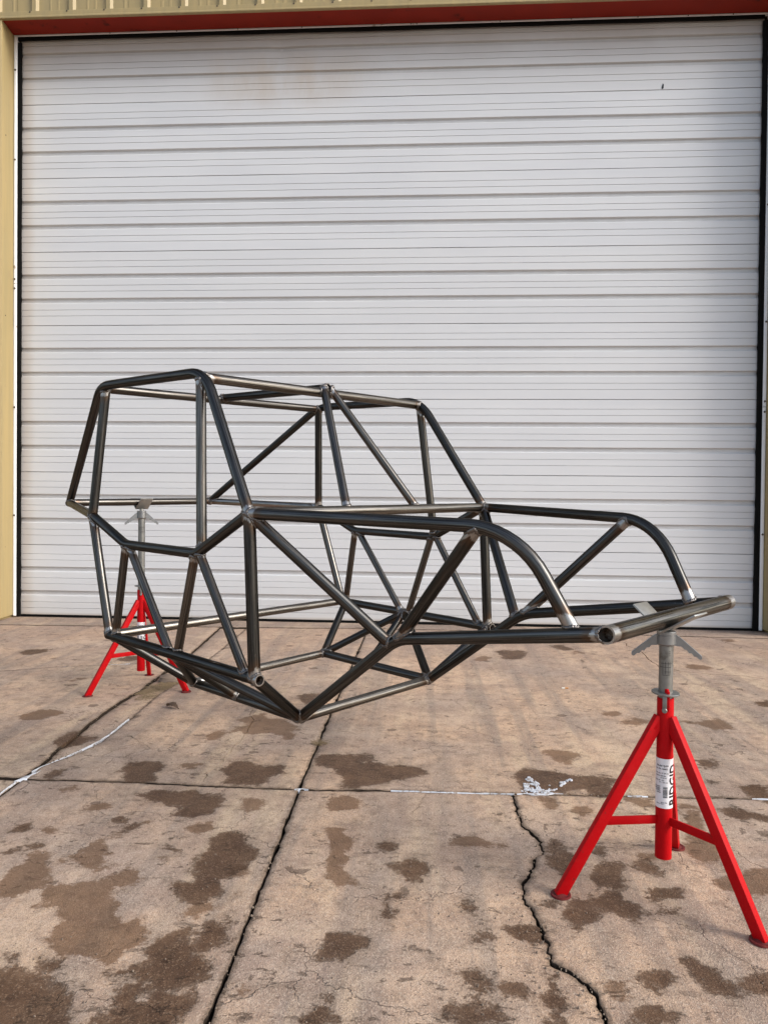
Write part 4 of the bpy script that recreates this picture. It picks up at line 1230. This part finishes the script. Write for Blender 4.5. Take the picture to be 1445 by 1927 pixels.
    for s in (-1, 1):
        arm = (side*s + view*(0.12 if s < 0 else -0.05)).normalized()
        th = Z.cross(arm).normalized()
        H = n1 - n0
        prof = [(0.018, H*0.72), (0.026, H*0.74), (0.040, H*0.52), (0.094, -0.026), (0.099, -0.031), (0.099, -0.037), (0.095, -0.040), (0.090, -0.038),
                (0.083, -0.031), (0.077, -0.0315), (0.070, -0.022), (0.063, -0.0225), (0.056, -0.013), (0.049, -0.012), (0.042, -0.004), (0.026, -0.003), (0.018, 0.0)]
        v = []
        m = len(prof)
        for w, sh in ((-0.0085, 0.0), (-0.005, 0.002), (0.005, 0.002), (0.0085, 0.0)):
            for a, z in prof:
                k = 1 - 0.35*(a-0.02)/0.08
                v.append(ax + arm*a + th*(w*k) + Z*(n0 + z + (0.0 if sh == 0 else 0.0015)))
        f = []
        for j in range(3):
            for i in range(m):
                i2 = (i+1) % m
                f.append([j*m+i, j*m+i2, (j+1)*m+i2, (j+1)*m+i])
        f.append(list(range(m))[::-1]); f.append([3*m+i for i in range(m)])
        obj('grip_arm', v, f, M_CAST, nut, sharp=50)
    # V head: stem and two plates
    vx = ax + Z*head['z']
    p = Vector(head['p']).normalized(); axis = Z.cross(p).normalized()
    mb = MB(); mb.lathe(ax, Z, [(n1-0.004, 0.012), (head['z']-0.003, 0.012)], 20)
    vh = mb.build('v_head', M_PLATE, st, sharp=40)
    for a, z in head['tips']:
        tip = vx + p*a + Z*z
        d = (tip - vx).normalized(); L = (tip-vx).length
        nn = axis.cross(d).normalized()
        if nn.z < 0: nn = -nn
        mb = MB(); mb.obox((vx+tip)/2 - nn*0.003, d, axis, nn, L/2 + 0.002, head['w']/2, 0.0026, 0.0007)
        mb.build('support_plate', M_PLATE, vh, sharp=35)
    # label wrapped round the column
    mb = MB(); rl = R + 0.0009
    z0, z1 = hz['label']
    mb.lathe(ax, Z, [(z0, rl-0.0008), (z0, rl), (z1, rl), (z1, rl-0.0008)], 40, False, False)
    lab = mb.build('label', M_LABEL, st, sharp=40)
    rt = rl + 0.0004
    H = z1 - z0
    def wrap(v, f, th0, zc, rot=False):
        out = []
        for q in v:
            a, b = (-q.y, q.x) if rot else (q.x, q.y)
            th = th0 + a/rt
            out.append(ax + (view*math.cos(th) + side*math.sin(th))*rt + Z*(zc + b))
        return out, f
    def px2(y): return z1 - (y - 340)/1250*H
    mb = MB()
    lines = [("Model VJ-99", 510, 515, 0.0062), ("Cat. No. 56662", 492, 592, 0.0054), ("Max. Cap. 12\" (30 cm)", 520, 702, 0.0040), ("Capacity 2500 lbs.", 456, 768, 0.0040),
             ("(1134 kg)", 470, 818, 0.0040), ("Height 28\" - 52\"", 405, 885, 0.0040), ("(71 - 132 cm)", 498, 932, 0.0040),
             ("DO NOT", 320, 1050, 0.0050), ("EXCEED", 320, 1098, 0.0050), ("RATED", 320, 1146, 0.0050), ("LOAD", 330, 1196, 0.0050),
             ("Elyria, Ohio", 492, 1442, 0.0034), ("Made in U.S.A.", 408, 1476, 0.0034)]
    for body, xe, y, sz in lines:
        th = math.asin(max(-1, min(1, (xe-412)/218)))
        v, f = text_mesh(body, sz*1.15, 'RIGHT', sz*0.035)
        vv, ff = wrap(v, f, th, px2(y))
        mb.add(vv, ff)
    yb = 1040
    rb = random.Random(3)
    while yb < 1318:
        w = rb.choice((5, 8, 12, 16)); g = rb.choice((4, 6, 9))
        a0, a1 = math.asin((385-412)/218), math.asin((497-412)/218)
        q = []
        for k in range(5):
            th = a0 + (a1-a0)*k/4
            q.append(ax + (view*math.cos(th) + side*math.sin(th))*rt + Z*px2(yb))
        for k in range(5):
            th = a0 + (a1-a0)*k/4
            q.append(ax + (view*math.cos(th) + side*math.sin(th))*rt + Z*px2(yb + w))
        mb.add(q, [[k, k+1, 6+k, 5+k] for k in range(4)])
        yb += w + g
    mb.build('lettering', M_INK, lab, smooth=False)
    # the big vertical name
    v, f = text_mesh("RIDGID", 0.0400, 'CENTER', 0.0011)
    bm = bmesh.new()
    bv = [bm.verts.new(q) for q in v]
    for q in f:
        try: bm.faces.new([bv[i] for i in q])
        except ValueError: pass
    bmesh.ops.triangulate(bm, faces=bm.faces[:])
    for _ in range(2):
        bmesh.ops.subdivide_edges(bm, edges=[e for e in bm.edges if abs(e.verts[0].co.y - e.verts[1].co.y) > 0.006], cuts=1)
        bmesh.ops.triangulate(bm, faces=bm.faces[:])
    bm.verts.index_update()
    xs = [q.co.x for q in bm.verts]; wdt = max(xs)-min(xs); k = (H*0.82)/wdt
    v = [Vector((q.co.x*k, q.co.y*1.0, 0)) for q in bm.verts]; f = [[q.index for q in fc.verts] for fc in bm.faces]
    bm.free()
    th0 = math.asin((552-412)/218) + 0.0142/rt
    vv, ff = wrap(v, f, th0, (z0+z1)/2 - 0.004, True)
    mb = MB(); mb.add(vv, ff); mb.build('lettering', M_INK, lab, smooth=False)
    return st

pipe_stand((0.711, 2.258), [(0.4002, 2.2109), (0.8944, 2.0163), (0.8444, 2.5514)],
           dict(pipe0=0.108, pipe1=0.590, ring=0.604, leg=0.525, brace=0.222, nut0=0.7505, nut1=0.790, label=(0.2625, 0.4105)),
           dict(z=0.793, p=(0.755, -0.657, 0), tips=((-0.082, 0.072), (0.098, 0.060)), w=0.090),
           'nearest red tripod pipe stand, under the front crossmember, its white label in full view', True)
pipe_stand((-1.774, 4.458), [(-1.9993, 4.2201), (-1.4641, 4.3828), (-1.8408, 4.7687)],
           dict(pipe0=0.108, pipe1=0.610, ring=0.632, leg=0.535, brace=0.222, nut0=1.0516, nut1=1.0976, label=(0.2625, 0.4105)),
           dict(z=1.112, p=(0.755, -0.657, 0), tips=((-0.064, 0.062), (0.064, 0.062)), w=0.080),
           'farther red tripod pipe stand with a tall grey post, seen through the cage', False)

# ------------------------------------------------------------------ ice, weeds and litter
def ice_strip(pts, w, label, lift=0.002, group='ice left in the slab joints'):
    v = []; f = []
    P = [Vector((a, b, 0)) for a, b in pts]
    q = [P[0]]
    for a, b in zip(P[:-1], P[1:]):
        n = max(1, int((b-a).length/0.012))
        for k in range(1, n+1): q.append(a.lerp(b, k/n))
    n = len(q)
    for i, p in enumerate(q):
        t = (q[min(n-1, i+1)] - q[max(0, i-1)]).normalized(); s = Vector((-t.y, t.x, 0))
        ww = w*max(0.08, 0.50 + 1.1*fbm(p.x, p.y, 9, 2.5) + 0.7*fbm(p.x, p.y, 34, 8)) * min(1, 0.25 + 3.0*i/n, 0.25 + 3.0*(n-1-i)/n)
        j = 0.006*fbm(p.x, p.y, 13, 5.0)
        for k, h in ((-1, -0.016), (-0.6, lift*0.6), (0, lift*(1 + 0.6*fbm(p.x, p.y, 30, 1))), (0.6, lift*0.6), (1, -0.016)):
            e = 1 + 0.3*fbm(p.x + k, p.y, 60, 3)
            v.append(p + s*(k*ww*e/2 + j) + Vector((0, 0, h)))
    for i in range(n-1):
        for k in range(4):
            f.append([i*5+k, i*5+k+1, i*5+6+k, i*5+5+k])
    return obj('ice_strip', v, f, M_ICE, label=label, cat='ice', group=group)

ice_strip([(-1.687, 3.045), (-1.676, 3.091), (-1.655, 3.165), (-1.605, 3.309), (-1.578, 3.472), (-1.576, 3.613), (-1.584, 3.822)], 0.0085, 'long white ice ribbon in the diagonal joint left of the chassis')
ice_strip([(-1.700, 2.930), (-1.675, 2.985), (-1.655, 3.055)], 0.045, 'broad white ice patch where the left joints cross')
ice_strip([(-1.682, 2.800), (-1.688, 2.870), (-1.692, 2.950)], 0.014, 'thin ice strip running off the left edge of the picture')
ice_strip([(-0.146, 2.966), (-0.007, 2.968), (0.142, 2.970), (0.35, 2.978)], 0.011, 'straight thin white ice strip in the cross joint left of the crack')
ice_strip([(0.36, 2.979), (0.46, 2.986), (0.545, 2.990)], 0.018, 'short ice strip in the cross joint below the white snow patch')
ice_strip([(0.800, 2.992), (0.841, 2.996), (0.880, 2.994)], 0.022, 'small ice lump in the joint left of the near stand column')
ice_strip([(1.290, 3.008), (1.36, 3.010)], 0.015, 'tiny ice strip in the joint at the right edge of the picture')
ice_strip([(-0.535, 2.950), (-0.505, 2.955), (-0.478, 2.952)], 0.022, 'small ice lump where the two middle joints cross')
ice_strip([(-2.80, 4.790), (-2.72, 4.830)], 0.03, 'small ice bit in the far joint at the left edge')
ice_strip([(-2.56, 4.945), (-2.40, 4.990)], 0.02, 'thin ice strip in the far joint left of the rear stand')
ice_strip([(-2.23, 5.055), (-2.11, 5.100)], 0.02, 'thin ice strip in the far joint behind the rear stand leg')
# crusty snow patch, broken into flakes
v = []; f = []
SNOW = [(0.358, 2.990), (0.395, 3.023), (0.403, 3.124), (0.431, 3.172), (0.472, 3.072), (0.529, 3.092), (0.606, 3.157), (0.612, 3.136), (0.533, 3.049), (0.512, 2.995)]
cnt = 0
rs = random.Random(11)
while cnt < 800:
    x = rs.uniform(0.35, 0.62); y = rs.uniform(2.99, 3.18)
    if not pip(np.array([x]), np.array([y]), SNOW)[0]: continue
    
    if noise.noise(Vector((x*26, y*26, 4.0))) + 0.6*noise.noise(Vector((x*90, y*90, 1.0))) < 0.10: continue
    r = rs.uniform(0.0010, 0.0042); cnt += 1
    b = len(v); m = 7
    a0 = rs.uniform(0, 6)
    ring = [(x + r*rs.uniform(0.6, 1.3)*math.cos(a0 + 6.283*k/m), y + r*rs.uniform(0.5, 1.1)*math.sin(a0 + 6.283*k/m)) for k in range(m)]
    h = rs.uniform(0.0003, 0.0015)
    for a, c in ring: v.append((a, c, -0.004))
    for a, c in ring: v.append((x + (a-x)*0.8, y + (c-y)*0.8, 0.0025 + h))
    v.append((x, y, 0.003 + h*1.3))
    for k in range(m):
        k2 = (k+1) % m
        f.append([b+k, b+k2, b+m+k2, b+m+k]); f.append([b+m+k, b+m+k2, b+2*m])
obj('snow_patch', v, f, M_ICE, kind='stuff', label='crusty white snow patch on the wet concrete beside the cross joint', cat='snow')

def blades(center, n, rad, hmin, hmax, flat, seed, direction=None):
    v = []; f = []
    rs = random.Random(seed)
    for _ in range(n):
        a = rs.uniform(0, 6.283); rr = rad*math.sqrt(rs.random())
        p = Vector((center[0] + rr*math.cos(a), center[1] + rr*math.sin(a), center[2]))
        L = rs.uniform(hmin, hmax)
        b = rs.uniform(0, 6.283) if direction is None else direction + rs.gauss(0, 0.7)
        d = Vector((math.cos(b)*flat, math.sin(b)*flat, 1-flat*0.85)).normalized()
        s = d.cross(Vector((0, 0, 1)))
        s = (s if s.length > 0.05 else Vector((1, 0, 0))).normalized()*rs.uniform(0.0009, 0.002)
        bend = Vector((rs.uniform(-.2, .2), rs.uniform(-.2, .2), -0.25))*L
        q = [p, p + d*L*0.5, p + d*L + bend]
        i = len(v)
        for k, z in enumerate(q):
            w = s*(1 - 0.4*k)
            z = Vector((z.x, z.y, max(z.z, center[2] + 0.001 + 0.003*rs.random())))
            v += [z - w, z + w, z + Vector((0, 0, 0.0012))]
        for k in range(2):
            for j in range(3):
                j2 = (j+1) % 3
                f.append([i+k*3+j, i+k*3+j2, i+k*3+3+j2, i+k*3+3+j])
    return v, f
v, f = blades((-0.513, 3.505, -0.004), 90, 0.028, 0.015, 0.05, 0.55, 5)
obj('weed_tuft', v, f, M_STRAW, label='small dried weed tuft in the long middle joint', cat='weed')
v = []; f = []
for c, n, r, sd in (((-1.70, 4.48, -0.010), 150, 0.075, 1), ((-1.66, 4.58, -0.010), 120, 0.06, 2), ((-1.735, 4.36, -0.010), 70, 0.05, 3), ((-1.69, 4.25, -0.011), 40, 0.05, 4)):
    a, b = blades(c, n, r, 0.03, 0.11, 0.93, sd, 0.6)
    o = len(v); v += a; f += [[i+o for i in q] for q in b]
obj('dry_grass', v, f, M_STRAW, kind='stuff', label='flattened dry grass lying in the broken joint by the rear stand', cat='grass')

def rock(name, c, r, seed, mat, parent=None, **kw):
    bm = bmesh.new(); bmesh.ops.create_icosphere(bm, subdivisions=3, radius=1)
    v = []
    for q in bm.verts:
        d = 1 + 0.30*noise.fractal(q.co*1.3 + Vector((seed, 0, 0)), 0.8, 2, 4) + 0.12*noise.noise(q.co*5 + Vector((0, seed, 0)))
        v.append((c[0] + q.co.x*r[0]*d, c[1] + q.co.y*r[1]*d, c[2] + q.co.z*r[2]*d))
    bm.verts.index_update()
    f = [[q.index for q in fc.verts] for fc in bm.faces]; bm.free()
    return obj(name, v, f, mat, parent, sharp=40, **kw)
rock('concrete_chunk', (-1.665, 4.665, 0.004), (0.075, 0.050, 0.034), 3.0, M_PEBBLE, label='broken brown concrete lump in the joint by the rear stand foot', cat='rubble')

# curled dry leaf
v = []; f = []
lc = Vector((-1.425, 4.040, 0.010)); nl, nw = 12, 5
for i in range(nl):
    t = i/(nl-1)
    wd = 0.019*math.sin(math.pi*min(1, t*1.08 + 0.02))**0.8*(1 + 0.18*math.sin(i*2.4)) + 0.0012
    for j in range(nw):
        s = (j/(nw-1) - 0.5)*2
        x = (t - 0.5)*0.105; y = s*wd
        z = 0.004 + 0.014*abs(s)**1.6*(0.7 + 0.5*math.sin(t*5)) + 0.010*math.sin(t*3.1)
        ca, sa = math.cos(-0.55), math.sin(-0.55)
        v.append((lc.x + x*ca - y*sa, lc.y + x*sa + y*ca, z))
nb = len(v)
v += [(a, b, c - 0.0012) for a, b, c in v]
for i in range(nl-1):
    for j in range(nw-1):
        q = [i*nw+j, i*nw+j+1, (i+1)*nw+j+1, (i+1)*nw+j]
        f.append(q); f.append([nb+k for k in q[::-1]])
obj('dry_leaf', v, f, M_LEAF, label='curled brown dry leaf lying on the slab under the cage', cat='leaf')

butt = empty('cigarette_butt', (0.8486, 4.6913, 0), 'tiny cigarette butt with an orange end on the bare concrete', 'cigarette butt')
bd = Vector((1, 0.12, 0)).normalized()
mb = MB(); mb.lathe(Vector((0.838, 4.690, 0.0058)), bd, [(0, 0.0038), (0.020, 0.0040)], 12); mb.build('paper_end', M_PAPER, butt, sharp=40)
mb = MB(); mb.lathe(Vector((0.838, 4.690, 0.0058)) + bd*0.020, bd, [(0, 0.0041), (0.021, 0.0041)], 12); mb.build('filter_end', M_FILTER, butt, sharp=40)

# loose grit: far more than anybody could count
v = []; f = []
rs = random.Random(21)
def grit(x, y, r):
    b = len(v)
    sx, sy, sz = (rs.uniform(0.7, 1.3) for _ in range(3))
    a0 = rs.uniform(0, 6.28)
    for k in range(5):
        a = a0 + 6.283*k/5
        v.append((x + r*sx*math.cos(a), y + r*sy*math.sin(a), 0.0005))
    for k in range(5):
        a = a0 + 0.3 + 6.283*k/5
        v.append((x + 0.75*r*sx*math.cos(a), y + 0.75*r*sy*math.sin(a), 0.0015 + r*sz*0.9))
    v.append((x, y, 0.001 + r*sz*1.15))
    for k in range(5):
        k2 = (k+1) % 5
        f.append([b+k, b+k2, b+5+k2, b+5+k]); f.append([b+5+k, b+5+k2, b+10])
for _ in range(900):
    grit(rs.uniform(-2.4, 2.0), rs.uniform(1.35, 6.4), rs.choice((0.0008, 0.0012, 0.0016, 0.0022)))
for line, n, w in ((C1, 150, 0.03), (J1, 60, 0.015), (J1B, 90, 0.02), (J2La, 160, 0.03), (T1B, 90, 0.02), (J2R[:5], 60, 0.02)):
    segs = [(a, b) for a, b in zip(line[:-1], line[1:]) if 1.3 < (a[1]+b[1])/2 < 6.6 and abs((a[0]+b[0])/2) < 3]
    for _ in range(n):
        a, b = rs.choice(segs); t = rs.random()
        grit(a[0]+(b[0]-a[0])*t + rs.gauss(0, w), a[1]+(b[1]-a[1])*t + rs.gauss(0, w), rs.choice((0.001, 0.0014, 0.002, 0.0032)))
big = [p for k, p in STAINS if k == 0]
for _ in range(500):
    p = rs.choice(big); cx = sum(q[0] for q in p)/len(p); cy = sum(q[1] for q in p)/len(p)
    grit(cx + rs.gauss(0, 0.06), cy + rs.gauss(0, 0.05), rs.choice((0.0010, 0.0016, 0.0024)))
obj('grit', v, f, M_PEBBLE, kind='stuff', label='loose grit and small stones scattered over the concrete', cat='gravel')
